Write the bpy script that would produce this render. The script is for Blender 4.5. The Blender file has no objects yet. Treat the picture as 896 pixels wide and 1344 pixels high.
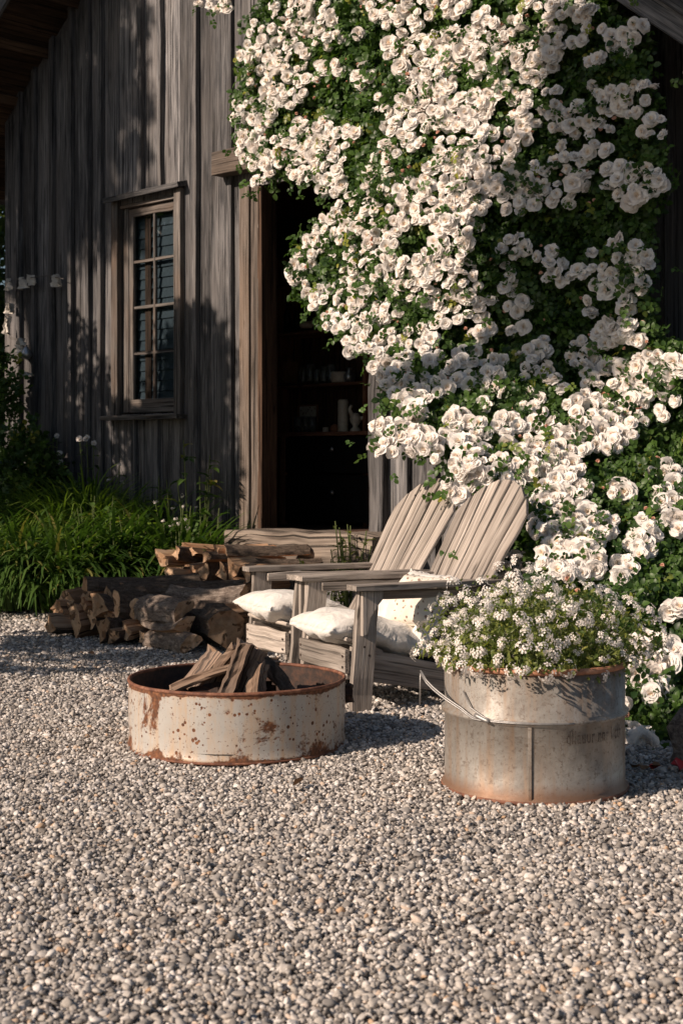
import bpy, math, random
import numpy as np
from mathutils import Vector, Matrix
R = math.radians
random.seed(7); rng = np.random.default_rng(11)
S = bpy.context.scene; COL = S.collection

# ---------------------------------------------------------------- camera, sky, sun, exposure
F, HY, CH = 1900.0, 610.0, 1.13          # focal length and horizon in photo pixels, eye height
cam_d = bpy.data.cameras.new('camera'); cam = bpy.data.objects.new('camera', cam_d); COL.objects.link(cam)
cam.location = (0, 0, CH); cam.rotation_euler = (R(90), 0, 0)
cam_d.sensor_fit = 'VERTICAL'; cam_d.sensor_height = 36; cam_d.sensor_width = 24
cam_d.lens = F/1344*36; cam_d.shift_y = -(672-HY)/1344
cam_d.clip_start = .05; cam_d.clip_end = 500
cam_d.dof.use_dof = True; cam_d.dof.focus_distance = 6.6; cam_d.dof.aperture_fstop = 6.3
S.camera = cam
SUN_AZ, SUN_EL = R(30), R(29)            # from the left, a little towards the camera
SD = Vector((-math.cos(SUN_AZ)*math.cos(SUN_EL), -math.sin(SUN_AZ)*math.cos(SUN_EL), math.sin(SUN_EL)))
sl = bpy.data.lights.new('sun', 'SUN'); sl.energy = 5.0; sl.angle = R(.53); sl.color = (1, .815, .665)
so = bpy.data.objects.new('sun', sl); COL.objects.link(so)
so.rotation_euler = SD.to_track_quat('Z', 'Y').to_euler()
W = bpy.data.worlds.new('World'); S.world = W; W.use_nodes = True
wt = W.node_tree; bg = wt.nodes['Background']; sk = wt.nodes.new('ShaderNodeTexSky')
sk.sky_type = 'NISHITA'; sk.sun_disc = False; sk.sun_elevation = SUN_EL
sk.sun_rotation = math.atan2(SD.x, SD.y) % (2*math.pi)
wt.links.new(sk.outputs[0], bg.inputs[0]); bg.inputs[1].default_value = .053
S.view_settings.view_transform = 'Standard'; S.view_settings.look = 'None'
S.view_settings.exposure = .2; S.view_settings.gamma = 1; S.view_settings.use_curve_mapping = False
S.render.engine = 'CYCLES'
S.cycles.use_adaptive_sampling = True; S.cycles.use_denoising = True
S.cycles.max_bounces = 6; S.cycles.diffuse_bounces = 4; S.cycles.transparent_max_bounces = 6

# ---------------------------------------------------------------- measuring helpers
TH = math.atan(.95); CT, ST, Y0 = math.cos(TH), math.sin(TH), 10.9     # the gable wall's yaw and distance
def P(px, py, Y): return Vector(((px-448)*Y/F, Y, CH-(py-HY)*Y/F))
def G(px, py):
    Y = CH*F/(py-HY); return Vector(((px-448)*Y/F, Y, 0))
def WL(px, py, d=0.0):                    # a point of the wall (pushed in by d) in the barn's own axes
    Yd = Y0+d/CT; k = (px-448)/F; Y = Yd/(1+k*ST/CT); X = k*Y
    return (X*CT-(Y-Y0)*ST, d, CH-(py-HY)*Y/F)
MW = Matrix.Translation((0, Y0, 0)) @ Matrix.Rotation(-TH, 4, 'Z')
def WW(px, py, d=0.0): return MW @ Vector(WL(px, py, d))

# ---------------------------------------------------------------- materials
def new_mat(name):
    m = bpy.data.materials.new(name); m.use_nodes = True
    nt = m.node_tree; return m, nt, nt.nodes['Principled BSDF']
def N(nt, t, **kw):
    n = nt.nodes.new(t)
    for k, v in kw.items():
        if k in n.inputs: n.inputs[k].default_value = v
        else: setattr(n, k, v)
    return n
def ramp(nt, src, stops):
    r = nt.nodes.new('ShaderNodeValToRGB'); cr = r.color_ramp
    while len(cr.elements) < len(stops): cr.elements.new(.5)
    for e, (p, c) in zip(cr.elements, stops):
        e.position = p; e.color = (c, c, c, 1) if isinstance(c, (int, float)) else (*c, 1)
    nt.links.new(src, r.inputs[0]); return r.outputs[0]
def mix(nt, fac, a, b, mode='MIX'):
    m = nt.nodes.new('ShaderNodeMix'); m.data_type = 'RGBA'; m.blend_type = mode
    for i, v in ((0, fac), (6, a), (7, b)):
        sock = m.inputs[i]
        if isinstance(v, (int, float)): sock.default_value = v if i == 0 else (v, v, v, 1)
        elif isinstance(v, tuple): sock.default_value = (*v, 1)
        else: nt.links.new(v, sock)
    return m.outputs[2]
def attr(nt, name, out='Fac', kind='GEOMETRY'):
    a = nt.nodes.new('ShaderNodeAttribute'); a.attribute_name = name; a.attribute_type = kind
    return a.outputs[out]
def mapv(nt, src, scale):
    m = nt.nodes.new('ShaderNodeMapping'); m.inputs['Scale'].default_value = scale
    nt.links.new(src, m.inputs[0]); return m.outputs[0]
def noise(nt, vec, scale, detail=4, rough=.6, dist=0, out='Fac'):
    n = nt.nodes.new('ShaderNodeTexNoise'); n.inputs['Scale'].default_value = scale
    n.inputs['Detail'].default_value = detail; n.inputs['Roughness'].default_value = rough
    n.inputs['Distortion'].default_value = dist
    if vec is not None: nt.links.new(vec, n.inputs['Vector'])
    return n.outputs[out]
def bump(nt, b, h, strength=.5, dist=.01):
    n = nt.nodes.new('ShaderNodeBump'); n.inputs['Strength'].default_value = strength
    n.inputs['Distance'].default_value = dist
    nt.links.new(h, n.inputs['Height']); nt.links.new(n.outputs[0], b.inputs['Normal'])
def math_n(nt, op, a, b=None):
    m = nt.nodes.new('ShaderNodeMath'); m.operation = op
    for i, v in enumerate((a, b)):
        if v is None: continue
        if isinstance(v, (int, float)): m.inputs[i].default_value = v
        else: nt.links.new(v, m.inputs[i])
    return m.outputs[0]

def wood(name, dark, mid, light, var=.35, grain=1.0, warm=None, bs=.6, rough=.85, ckm=.85):
    m, nt, b = new_mat(name)
    gc = attr(nt, 'gc', 'Vector'); rn = attr(nt, 'rnd')
    fine = noise(nt, mapv(nt, gc, (150*grain, 5*grain, 150*grain)), 1, 5, .65, .3)
    midn = noise(nt, mapv(nt, gc, (55*grain, 1.6*grain, 55*grain)), 1, 4, .65, .7)
    cath = noise(nt, mapv(nt, gc, (16*grain, 1.1*grain, 16*grain)), 1, 4, .6, 2.2)
    crack = noise(nt, mapv(nt, gc, (75*grain, .8*grain, 75*grain)), 1, 2, .5, .25)
    c = ramp(nt, midn, [(.36, dark), (.5, mid), (.64, light)])
    c = mix(nt, .4, c, ramp(nt, fine, [(.35, dark), (.5, mid), (.66, light)]))
    c = mix(nt, .4, c, ramp(nt, cath, [(.38, dark), (.5, mid), (.62, light)]))
    ck = ramp(nt, crack, [(.375, 0.0), (.405, 1.0)])
    c = mix(nt, math_n(nt, 'MULTIPLY', math_n(nt, 'SUBTRACT', 1.0, ck), ckm), c, tuple(x*.18 for x in dark))
    kn = nt.nodes.new('ShaderNodeTexVoronoi'); kn.inputs['Scale'].default_value = 1; nt.links.new(mapv(nt, gc, (7*grain, 1.8*grain, 7*grain)), kn.inputs[0])
    kr = ramp(nt, kn.outputs['Distance'], [(.05, 1.0), (.10, 0.0)]); c = mix(nt, math_n(nt, 'MULTIPLY', kr, .8), c, tuple(x*.35 for x in dark))
    wz = ramp(nt, noise(nt, mapv(nt, gc, (5, 1.0, 5)), 1, 3), [(.32, .62), (.62, 1.18)]); c = mix(nt, 1.0, c, wz, 'MULTIPLY')
    if warm:
        c = mix(nt, ramp(nt, noise(nt, mapv(nt, gc, (3, .9, 3)), 1.3, 3), [(.45, 0.0), (.7, .7)]), c, warm)
    v = math_n(nt, 'ADD', math_n(nt, 'MULTIPLY', rn, var*2), 1-var)
    vm = nt.nodes.new('ShaderNodeVectorMath'); vm.operation = 'SCALE'
    nt.links.new(c, vm.inputs[0]); nt.links.new(v, vm.inputs['Scale'])
    nt.links.new(vm.outputs[0], b.inputs['Base Color']); b.inputs['Roughness'].default_value = rough
    b.inputs['Specular IOR Level'].default_value = .25
    h = math_n(nt, 'ADD', math_n(nt, 'MULTIPLY', midn, .9), math_n(nt, 'ADD', ck, math_n(nt, 'MULTIPLY', cath, .5)))
    bump(nt, b, h, bs, .006); return m

def flat(name, col, rough=.7, metal=0, bumpy=0, scale=30, var=.15, spec=.4):
    m, nt, b = new_mat(name)
    tc = nt.nodes.new('ShaderNodeTexCoord'); n = noise(nt, tc.outputs['Object'], scale, 5)
    c = ramp(nt, n, [(.3, tuple(x*(1-var) for x in col)), (.7, tuple(min(1, x*(1+var)) for x in col))])
    nt.links.new(c, b.inputs['Base Color']); b.inputs['Roughness'].default_value = rough
    b.inputs['Metallic'].default_value = metal; b.inputs['Specular IOR Level'].default_value = spec
    if bumpy: bump(nt, b, n, bumpy, .004)
    return m

def leafmat(name, dark, light, trans=.35, rough=.42, yellow=None):
    m, nt, b = new_mat(name); rn = attr(nt, 'rnd')
    stops = [(0.0, dark), (.75, light)] + ([(.93, light), (1.0, yellow)] if yellow else [])
    c = ramp(nt, rn, stops); nt.links.new(c, b.inputs['Base Color'])
    b.inputs['Roughness'].default_value = rough; b.inputs['Specular IOR Level'].default_value = .35
    tr = nt.nodes.new('ShaderNodeBsdfTranslucent')
    tcol = mix(nt, 1.0, c, (1.5, 1.7, .7), 'MULTIPLY'); nt.links.new(tcol, tr.inputs[0])
    ms = nt.nodes.new('ShaderNodeMixShader'); ms.inputs[0].default_value = trans
    out = nt.nodes['Material Output']
    nt.links.new(b.outputs[0], ms.inputs[1]); nt.links.new(tr.outputs[0], ms.inputs[2]); nt.links.new(ms.outputs[0], out.inputs[0])
    return m

def petalmat(name, outer, inner, trans=.3):
    m, nt, b = new_mat(name)
    c = ramp(nt, attr(nt, 'ctr'), [(0.0, outer), (.55, outer), (1.0, inner)])
    c = mix(nt, ramp(nt, attr(nt, 'rnd'), [(.0, 0.0), (1.0, .4)]), c, (.98, .91, .86), 'MULTIPLY')
    nt.links.new(c, b.inputs['Base Color']); b.inputs['Roughness'].default_value = .6
    b.inputs['Specular IOR Level'].default_value = .2
    tr = nt.nodes.new('ShaderNodeBsdfTranslucent'); nt.links.new(c, tr.inputs[0])
    ms = nt.nodes.new('ShaderNodeMixShader'); ms.inputs[0].default_value = trans
    out = nt.nodes['Material Output']
    nt.links.new(b.outputs[0], ms.inputs[1]); nt.links.new(tr.outputs[0], ms.inputs[2]); nt.links.new(ms.outputs[0], out.inputs[0])
    return m

M = {}
M['barn'] = wood('barn_wood', (.032, .033, .037), (.108, .106, .109), (.275, .262, .258), var=.36, warm=(.15, .137, .13), bs=.9)
M['trim'] = wood('trim_wood', (.055, .045, .038), (.15, .122, .102), (.26, .215, .185), var=.2, warm=(.18, .13, .095), bs=.7)
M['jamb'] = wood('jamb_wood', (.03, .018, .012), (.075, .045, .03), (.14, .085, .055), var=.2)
M['soffit'] = wood('soffit_wood', (.025, .016, .011), (.07, .042, .027), (.13, .08, .05), var=.4)
M['chair'] = wood('chair_wood', (.21, .176, .15), (.35, .305, .265), (.50, .445, .395), var=.22, bs=.7, grain=1.4, ckm=.55)
M['step'] = wood('step_wood', (.07, .056, .046), (.19, .155, .127), (.31, .26, .215), var=.15, grain=.7)
M['sash'] = wood('sash_wood', (.045, .042, .040), (.13, .118, .108), (.24, .215, .195), var=.2, warm=(.15, .10, .07))
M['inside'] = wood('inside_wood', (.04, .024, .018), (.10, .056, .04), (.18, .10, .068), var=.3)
M['cab'] = wood('cabinet_wood', (.10, .045, .028), (.22, .10, .06), (.36, .18, .11), var=.2)
M['split'] = wood('split_wood', (.22, .12, .065), (.42, .255, .15), (.60, .41, .27), var=.35, grain=.8, warm=(.36, .17, .08), bs=.9)
M['end'] = wood('cut_end_wood', (.28, .17, .10), (.48, .32, .20), (.62, .45, .31), var=.35, grain=.5, warm=(.42, .21, .10), bs=.5)
M['char'] = wood('weathered_firewood', (.10, .065, .045), (.27, .18, .125), (.46, .34, .25), var=.45, grain=.9, warm=(.12, .10, .09), bs=1)
M['soil'] = flat('soil', (.035, .024, .016), .95, bumpy=1, scale=40, var=.5)
M['glass_dark'] = flat('black_lacquer', (.012, .011, .011), .35)
M['louver'] = flat('blue_grey_louver', (.075, .092, .108), .6)
M['cord'] = flat('cord', (.1, .09, .08), .8)
M['steel'] = flat('wire_steel', (.34, .33, .32), .5, metal=.7, scale=80)
M['cream'] = flat('cream_ceramic', (.62, .55, .45), .4)
M['pewter'] = flat('pewter', (.45, .45, .46), .35, metal=.8)
M['redleaf'] = flat('red_leaf', (.45, .02, .015), .5)
M['brownleaf'] = flat('brown_leaf', (.22, .12, .06), .8)
M['paper'] = flat('crumpled_white_cloth', (.62, .58, .52), .8, bumpy=.3)
M['stem'] = flat('green_stem', (.10, .13, .04), .7)
M['cane'] = flat('rose_cane', (.12, .085, .05), .8, bumpy=.4)
M['terra'] = flat('terracotta', (.30, .12, .06), .8)
M['leaf'] = leafmat('rose_leaf', (.018, .045, .012), (.075, .14, .03), .3, yellow=(.30, .30, .05))
M['leaf2'] = leafmat('phlox_leaf', (.07, .11, .025), (.22, .25, .07), .35, yellow=(.34, .32, .08))
M['grass'] = leafmat('grass_blade', (.06, .12, .018), (.20, .29, .05), .35, .4)
M['strap'] = leafmat('strap_leaf', (.025, .065, .016), (.09, .16, .035), .3, .45, yellow=(.30, .26, .09))
M['tree_leaf'] = leafmat('tree_leaf', (.03, .06, .015), (.09, .13, .03), .3)
M['petal'] = petalmat('rose_petal', (.99, .96, .925), (.97, .84, .68), .36)
M['petal2'] = petalmat('phlox_petal', (.95, .92, .885), (.88, .72, .60))
M['bud'] = petalmat('rose_bud', (.80, .52, .40), (.80, .35, .22), .15)

def bark(name, a, bcol, cc, sc=1.0):
    m, nt, b = new_mat(name); gc = attr(nt, 'gc', 'Vector')
    n1 = noise(nt, mapv(nt, gc, (55*sc, 22*sc, 55*sc)), 1, 6, .75, .6)
    n2 = noise(nt, mapv(nt, gc, (14, 110, 14)), 1, 4, .7)
    c = ramp(nt, n1, [(.32, a), (.5, bcol), (.68, cc)])
    c = mix(nt, ramp(nt, n2, [(.58, 0.0), (.66, .7)]), c, a)
    nt.links.new(c, b.inputs['Base Color']); b.inputs['Roughness'].default_value = .95
    bump(nt, b, n1, 1.0, .02); return m
M['bark'] = bark('dark_bark', (.035, .025, .018), (.11, .08, .06), (.22, .17, .13))
M['birch'] = bark('birch_bark', (.07, .05, .04), (.24, .19, .155), (.46, .39, .33))

def cotton():
    m, nt, b = new_mat('white_cotton'); tc = nt.nodes.new('ShaderNodeTexCoord')
    v = tc.outputs['Object']
    w = noise(nt, v, 9, 3, .5, 1.5); f = noise(nt, v, 600, 2)
    nt.links.new(ramp(nt, w, [(.3, (.70, .66, .60)), (.6, (.80, .77, .72))]), b.inputs['Base Color'])
    b.inputs['Roughness'].default_value = .9; b.inputs['Sheen Weight'].default_value = .2
    bump(nt, b, math_n(nt, 'ADD', w, math_n(nt, 'MULTIPLY', f, .06)), .5, .03); return m
M['cotton'] = cotton()
def floral():
    m, nt, b = new_mat('floral_cotton'); tc = nt.nodes.new('ShaderNodeTexCoord')
    v = nt.nodes.new('ShaderNodeTexVoronoi'); v.inputs['Scale'].default_value = 38
    nt.links.new(tc.outputs['Object'], v.inputs[0])
    c = ramp(nt, v.outputs[0], [(.22, (.30, .20, .15)), (.3, (.72, .67, .58))])
    nt.links.new(c, b.inputs['Base Color']); b.inputs['Roughness'].default_value = .9; return m
M['floral'] = floral()

def painted_rust():
    m, nt, b = new_mat('chipped_white_paint'); tc = nt.nodes.new('ShaderNodeTexCoord'); v = tc.outputs['Object']
    sx = nt.nodes.new('ShaderNodeSeparateXYZ'); nt.links.new(v, sx.inputs[0]); z = sx.outputs[2]
    big = noise(nt, v, 5, 7, .72, .4)
    vor = nt.nodes.new('ShaderNodeTexVoronoi'); vor.inputs['Scale'].default_value = 36; vor.inputs['Randomness'].default_value = 1
    nt.links.new(v, vor.inputs[0])
    spots = ramp(nt, math_n(nt, 'ADD', vor.outputs[0], math_n(nt, 'MULTIPLY', noise(nt, v, 9, 3), .9)), [(.60, 1.0), (.63, 0.0)])
    spk = ramp(nt, noise(nt, v, 85, 4, .7), [(.61, 0.0), (.65, 1.0)])
    streak = noise(nt, mapv(nt, v, (30, 30, 2.2)), 1, 4, .6)
    edge = math_n(nt, 'ADD', ramp(nt, z, [(.0, .9), (.018, .35), (.06, 0.0)]), ramp(nt, z, [(.243, 0.0), (.256, .55)]))
    bigm = ramp(nt, math_n(nt, 'ADD', big, math_n(nt, 'MULTIPLY', edge, .3)), [(.575, 0.0), (.62, 1.0)])
    stain = ramp(nt, math_n(nt, 'ADD', math_n(nt, 'MULTIPLY', streak, .6), math_n(nt, 'ADD', math_n(nt, 'MULTIPLY', edge, .2), math_n(nt, 'MULTIPLY', big, .4))), [(.46, 0.0), (.66, .8)])
    paint = mix(nt, noise(nt, v, 11, 3), (.37, .355, .33), (.52, .495, .455))
    c = mix(nt, stain, paint, (.50, .33, .19))
    mask = math_n(nt, 'MAXIMUM', bigm, math_n(nt, 'MAXIMUM', spots, spk))
    rust = ramp(nt, noise(nt, v, 60, 5), [(.3, (.05, .024, .016)), (.6, (.19, .078, .036)), (.75, (.34, .16, .075))])
    nt.links.new(mix(nt, mask, c, rust), b.inputs['Base Color'])
    nt.links.new(ramp(nt, mask, [(0.0, .42), (1.0, .9)]), b.inputs['Roughness'])
    bump(nt, b, math_n(nt, 'SUBTRACT', math_n(nt, 'MULTIPLY', noise(nt, v, 7, 2), .8), mask), .35, .004); return m
M['ring'] = painted_rust()
def rust(name, a, bcol, c3):
    m, nt, b = new_mat(name); tc = nt.nodes.new('ShaderNodeTexCoord')
    n = noise(nt, tc.outputs['Object'], 28, 7, .7)
    nt.links.new(ramp(nt, n, [(.3, a), (.5, bcol), (.7, c3)]), b.inputs['Base Color'])
    b.inputs['Roughness'].default_value = .75; bump(nt, b, n, .6, .004); return m
M['rust'] = rust('red_rust', (.06, .026, .018), (.19, .075, .042), (.34, .17, .10))
M['soot'] = rust('sooty_rust', (.012, .010, .009), (.045, .025, .018), (.10, .045, .025))
M['worn_ink'] = rust('worn_stencil_paint', (.03, .022, .018), (.06, .045, .036), (.16, .13, .11))
M['ash'] = rust('ash', (.02, .018, .016), (.07, .06, .052), (.16, .14, .12))
M['copper'] = rust('copper_rim', (.22, .09, .05), (.42, .19, .11), (.56, .30, .19))
def zinc():
    m, nt, b = new_mat('old_galvanised_steel'); tc = nt.nodes.new('ShaderNodeTexCoord'); v = tc.outputs['Object']
    sx = nt.nodes.new('ShaderNodeSeparateXYZ'); nt.links.new(v, sx.inputs[0]); z = sx.outputs[2]
    a = noise(nt, v, 6, 6, .7, .6); s = noise(nt, v, 70, 5, .75); st = noise(nt, mapv(nt, v, (26, 26, 2)), 1, 4)
    c = ramp(nt, a, [(.3, (.19, .17, .15)), (.5, (.31, .29, .262)), (.7, (.43, .408, .375))])
    c = mix(nt, ramp(nt, st, [(.46, 0.0), (.66, .8)]), c, (.30, .215, .15))
    c = mix(nt, ramp(nt, s, [(.54, 0.0), (.63, .75)]), c, (.15, .11, .085))
    e = math_n(nt, 'ADD', ramp(nt, z, [(0.0, .9), (.03, .55), (.09, 0.0)]), ramp(nt, z, [(.39, 0.0), (.44, .4)]))
    e = math_n(nt, 'ADD', e, math_n(nt, 'MULTIPLY', a, .5))
    c = mix(nt, ramp(nt, e, [(.45, 0.0), (.85, .85)]), c, (.22, .12, .07))
    nt.links.new(c, b.inputs['Base Color']); b.inputs['Metallic'].default_value = .4
    nt.links.new(ramp(nt, a, [(.3, .7), (.7, .42)]), b.inputs['Roughness']); bump(nt, b, math_n(nt, 'ADD', math_n(nt, 'MULTIPLY', s, .2), noise(nt, v, 5, 2)), .35, .012); return m
M['zinc'] = zinc()
def pane():
    m, nt, b = new_mat('window_glass')
    nt.nodes.remove(b); out = nt.nodes['Material Output']
    tr = nt.nodes.new('ShaderNodeBsdfTransparent'); tr.inputs[0].default_value = (.75, .8, .82, 1)
    gl = nt.nodes.new('ShaderNodeBsdfGlossy'); gl.inputs['Roughness'].default_value = .02
    fr = nt.nodes.new('ShaderNodeFresnel'); fr.inputs[0].default_value = 1.55
    ms = nt.nodes.new('ShaderNodeMixShader')
    ge = nt.nodes.new('ShaderNodeNewGeometry')
    nt.links.new(math_n(nt, 'MULTIPLY', math_n(nt, 'ADD', fr.outputs[0], .05), math_n(nt, 'SUBTRACT', 1.0, ge.outputs['Backfacing'])), ms.inputs[0])
    nt.links.new(tr.outputs[0], ms.inputs[1]); nt.links.new(gl.outputs[0], ms.inputs[2]); nt.links.new(ms.outputs[0], out.inputs[0])
    return m
M['pane'] = pane()
def jarglass():
    m, nt, b = new_mat('jar_glass'); b.inputs['Base Color'].default_value = (.7, .75, .75, 1)
    b.inputs['Roughness'].default_value = .08; b.inputs['Transmission Weight'].default_value = .85; return m
M['jar'] = jarglass()

# ---------------------------------------------------------------- mesh helpers
class MB:
    """Collects shapes; build() links them as ONE mesh object with grain coordinates and a random value per piece."""
    def __init__(s): s.v = []; s.f = []; s.m = []; s.g = []; s.r = []; s.n = 0
    def add(s, v, f, g=None, r=None, mi=0):
        v = np.asarray(v, float); r = random.random() if r is None else r
        off = np.array([random.uniform(0, 9) for _ in range(3)])
        s.v.append(v); s.g.append((v if g is None else np.asarray(g, float))+off); s.r.append(np.full(len(v), r))
        s.f += [tuple(i+s.n for i in q) for q in f]; s.m += ([mi]*len(f) if isinstance(mi, int) else list(mi)); s.n += len(v)
    def build(s, name, mats, parent=None, smooth=False, clamp=None):
        me = bpy.data.meshes.new(name); v = np.vstack(s.v)
        if clamp: v = clamp(v)
        me.from_pydata(v.tolist(), [], s.f)
        a = me.attributes.new('gc', 'FLOAT_VECTOR', 'POINT'); a.data.foreach_set('vector', np.vstack(s.g).astype('f').ravel())
        a = me.attributes.new('rnd', 'FLOAT', 'POINT'); a.data.foreach_set('value', np.concatenate(s.r).astype('f'))
        for m in (mats if isinstance(mats, list) else [mats]): me.materials.append(m)
        me.polygons.foreach_set('material_index', s.m)
        if smooth: me.polygons.foreach_set('use_smooth', [True]*len(me.polygons))
        me.update(); o = bpy.data.objects.new(name, me); COL.objects.link(o)
        if parent: o.parent = parent
        return o
def tag(o, label, cat, group=None, kind=None):
    if label: o['label'] = label
    if cat: o['category'] = cat
    if group: o['group'] = group
    if kind: o['kind'] = kind
    return o
def empty(name, loc=(0, 0, 0), rz=0, label=None, cat=None, group=None):
    o = bpy.data.objects.new(name, None); COL.objects.link(o); o.location = loc; o.rotation_euler = (0, 0, rz)
    o.empty_display_size = .1; return tag(o, label, cat, group)
def TM(loc=(0, 0, 0), rx=0, ry=0, rz=0):
    return Matrix.Translation(loc) @ Matrix.Rotation(rz, 4, 'Z') @ Matrix.Rotation(ry, 4, 'Y') @ Matrix.Rotation(rx, 4, 'X')
def xf(mt, v):
    m = np.array(mt); return v @ m[:3, :3].T + m[:3, 3]
def board(mb, W_, T_, L_, mt=Matrix(), segs=5, wob=.0025, ch=.003, w1=None, mi=0, r=None, curve=None, slope=0, dome=0):
    """A sawn board: width along x, thickness along y, length along z from 0 to L_; worn edges, slight waviness."""
    w1 = W_ if w1 is None else w1; v = []; g = []; f = []
    ox = [random.uniform(-wob, wob) for _ in range(segs+1)]; oy = [random.uniform(-wob, wob)*.6 for _ in range(segs+1)]
    for i in range(segs+1):
        t = i/segs; w = (W_+(w1-W_)*t)/2; h = T_/2; c = min(ch, w*.4, h*.4)
        e = c*.6 if i in (0, segs) else 0
        dw = random.uniform(-wob, wob)*.7
        ring = [(-w-dw+c+e, -h+e), (w+dw-c-e, -h+e), (w+dw-e, -h+c+e), (w+dw-e, h-c-e), (w+dw-c-e, h-e), (-w-dw+c+e, h-e), (-w-dw+e, h-c-e), (-w-dw+e, -h+c+e)]
        cx = curve(t) if curve else 0
        for x, y in ring:
            v.append((x+ox[i]+cx, y+oy[i], L_*t+(slope*x-dome*x*x)*t**8)); g.append((x, L_*t, y))
    for i in range(segs):
        for k in range(8):
            a = i*8+k; b = i*8+(k+1) % 8; f.append((a, b, b+8, a+8))
    f.append(tuple(range(7, -1, -1))); f.append(tuple(range(segs*8, segs*8+8)))
    mb.add(xf(mt, np.array(v)), f, g, r, mi)
def beam(mb, a, b, W_, T_, up=(0, 0, 1), **kw):
    """A board from point a to point b; its thickness lies along 'up'."""
    a = Vector(a); b = Vector(b); z = (b-a); L_ = z.length; z.normalize()
    y = Vector(up); y = (y-z*y.dot(z)).normalized(); x = y.cross(z)
    mt = Matrix.Translation(a) @ Matrix((x, y, z)).transposed().to_4x4()
    board(mb, W_, T_, L_, mt, **kw)
def tube(mb, pts, r, k=8, mi=0, close=False, taper=1.0):
    pts = [Vector(p) for p in pts]; n = len(pts); v = []; f = []; up = None
    for i, p in enumerate(pts):
        d = (pts[min(i+1, n-1)]-pts[max(i-1, 0)]) if not close else pts[(i+1) % n]-pts[i-1]
        d.normalize()
        if up is None: up = Vector((0, 0, 1)) if abs(d.z) < .9 else Vector((1, 0, 0))
        x = d.cross(up).normalized(); y = x.cross(d).normalized(); up = y
        rr = r*(1+(taper-1)*i/(n-1)) if n > 1 else r
        for j in range(k):
            a = 2*math.pi*j/k; v.append(p+(x*math.cos(a)+y*math.sin(a))*rr)
    for i in range(n if close else n-1):
        for j in range(k):
            a = i*k+j; b = i*k+(j+1) % k; c = (i+1) % n
            f.append((a, b, c*k+(j+1) % k, c*k+j))
    if not close: f.append(tuple(range(k-1, -1, -1))); f.append(tuple(range((n-1)*k, n*k)))
    mb.add([tuple(q) for q in v], f, mi=mi)
def lathe(mb, prof, n=48, mi=0, loc=(0, 0, 0), wob=0, sx=1, sy=1, closed=False):
    v = []; f = []; m = len(prof); w = [1+wob*math.sin(3*2*math.pi*i/n+1)+wob*.6*math.sin(7*2*math.pi*i/n) for i in range(n)]
    for i in range(n):
        a = 2*math.pi*i/n
        for r, z in prof: v.append((loc[0]+r*w[i]*math.cos(a)*sx, loc[1]+r*w[i]*math.sin(a)*sy, loc[2]+z))
    for i in range(n):
        j = (i+1) % n
        for k in range(m if closed else m-1):
            l = (k+1) % m; f.append((i*m+k, j*m+k, j*m+l, i*m+l))
    mb.add(v, f, mi=mi)
def scatter(name, temps, mats, pos, rot, scl, parent=None, rnd=None, smooth=True, extra=None):
    """temps: list of (verts, quads, ctr). One mesh holding a copy of a template at each pos/rot(3x3)/scale."""
    k = len(temps); V = []; Fq = []; A = []; C = []; base = 0
    idx = np.arange(len(pos)) % k
    for t, (tv, tf, tc) in enumerate(temps):
        s = np.where(idx == t)[0]
        if len(s) == 0: continue
        v = np.einsum('nij,vj->nvi', rot[s]*scl[s][:, None, None], tv)+pos[s][:, None, :]
        V.append(v.reshape(-1, 3)); nv = len(tv)
        Fq.append((tf[None]+(base+np.arange(len(s))*nv)[:, None, None]).reshape(-1, tf.shape[1])); base += len(s)*nv
        rr = rng.random(len(s)) if rnd is None else rnd[s]
        A.append(np.repeat(rr, nv)); C.append(np.tile(tc, len(s)))
    V = np.vstack(V).astype('f'); Fq = np.vstack(Fq).astype('i'); A = np.concatenate(A).astype('f'); C = np.concatenate(C).astype('f')
    me = bpy.data.meshes.new(name); me.vertices.add(len(V)); me.vertices.foreach_set('co', V.ravel())
    nf, w = Fq.shape; me.loops.add(nf*w); me.loops.foreach_set('vertex_index', Fq.ravel())
    me.polygons.add(nf); me.polygons.foreach_set('loop_start', np.arange(0, nf*w, w, dtype='i')); me.polygons.foreach_set('loop_total', np.full(nf, w, 'i'))
    me.polygons.foreach_set('use_smooth', np.full(nf, smooth))
    for nm, ar in (('rnd', A), ('ctr', C)):
        a = me.attributes.new(nm, 'FLOAT', 'POINT'); a.data.foreach_set('value', ar)
    me.materials.append(mats); me.update(calc_edges=True)
    o = bpy.data.objects.new(name, me); COL.objects.link(o)
    if parent: o.parent = parent
    return o
def rots_facing(d, jitter=0.0):
    """3x3 rotations whose local z looks along d (n,3), random spin."""
    d = d/np.linalg.norm(d, axis=1, keepdims=True)
    if jitter: d = d+rng.normal(0, jitter, d.shape); d /= np.linalg.norm(d, axis=1, keepdims=True)
    a = rng.normal(size=d.shape); x = np.cross(a, d); x /= np.linalg.norm(x, axis=1, keepdims=True); y = np.cross(d, x)
    return np.stack([x, y, d], axis=2)
def in_poly(x, y, poly):
    c = np.zeros(len(x), bool); n = len(poly)
    for i in range(n):
        x0, y0 = poly[i]; x1, y1 = poly[(i+1) % n]
        h = ((y0 > y) != (y1 > y)) & (x < (x1-x0)*(y-y0)/(y1-y0+1e-9)+x0); c ^= h
    return c
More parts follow.
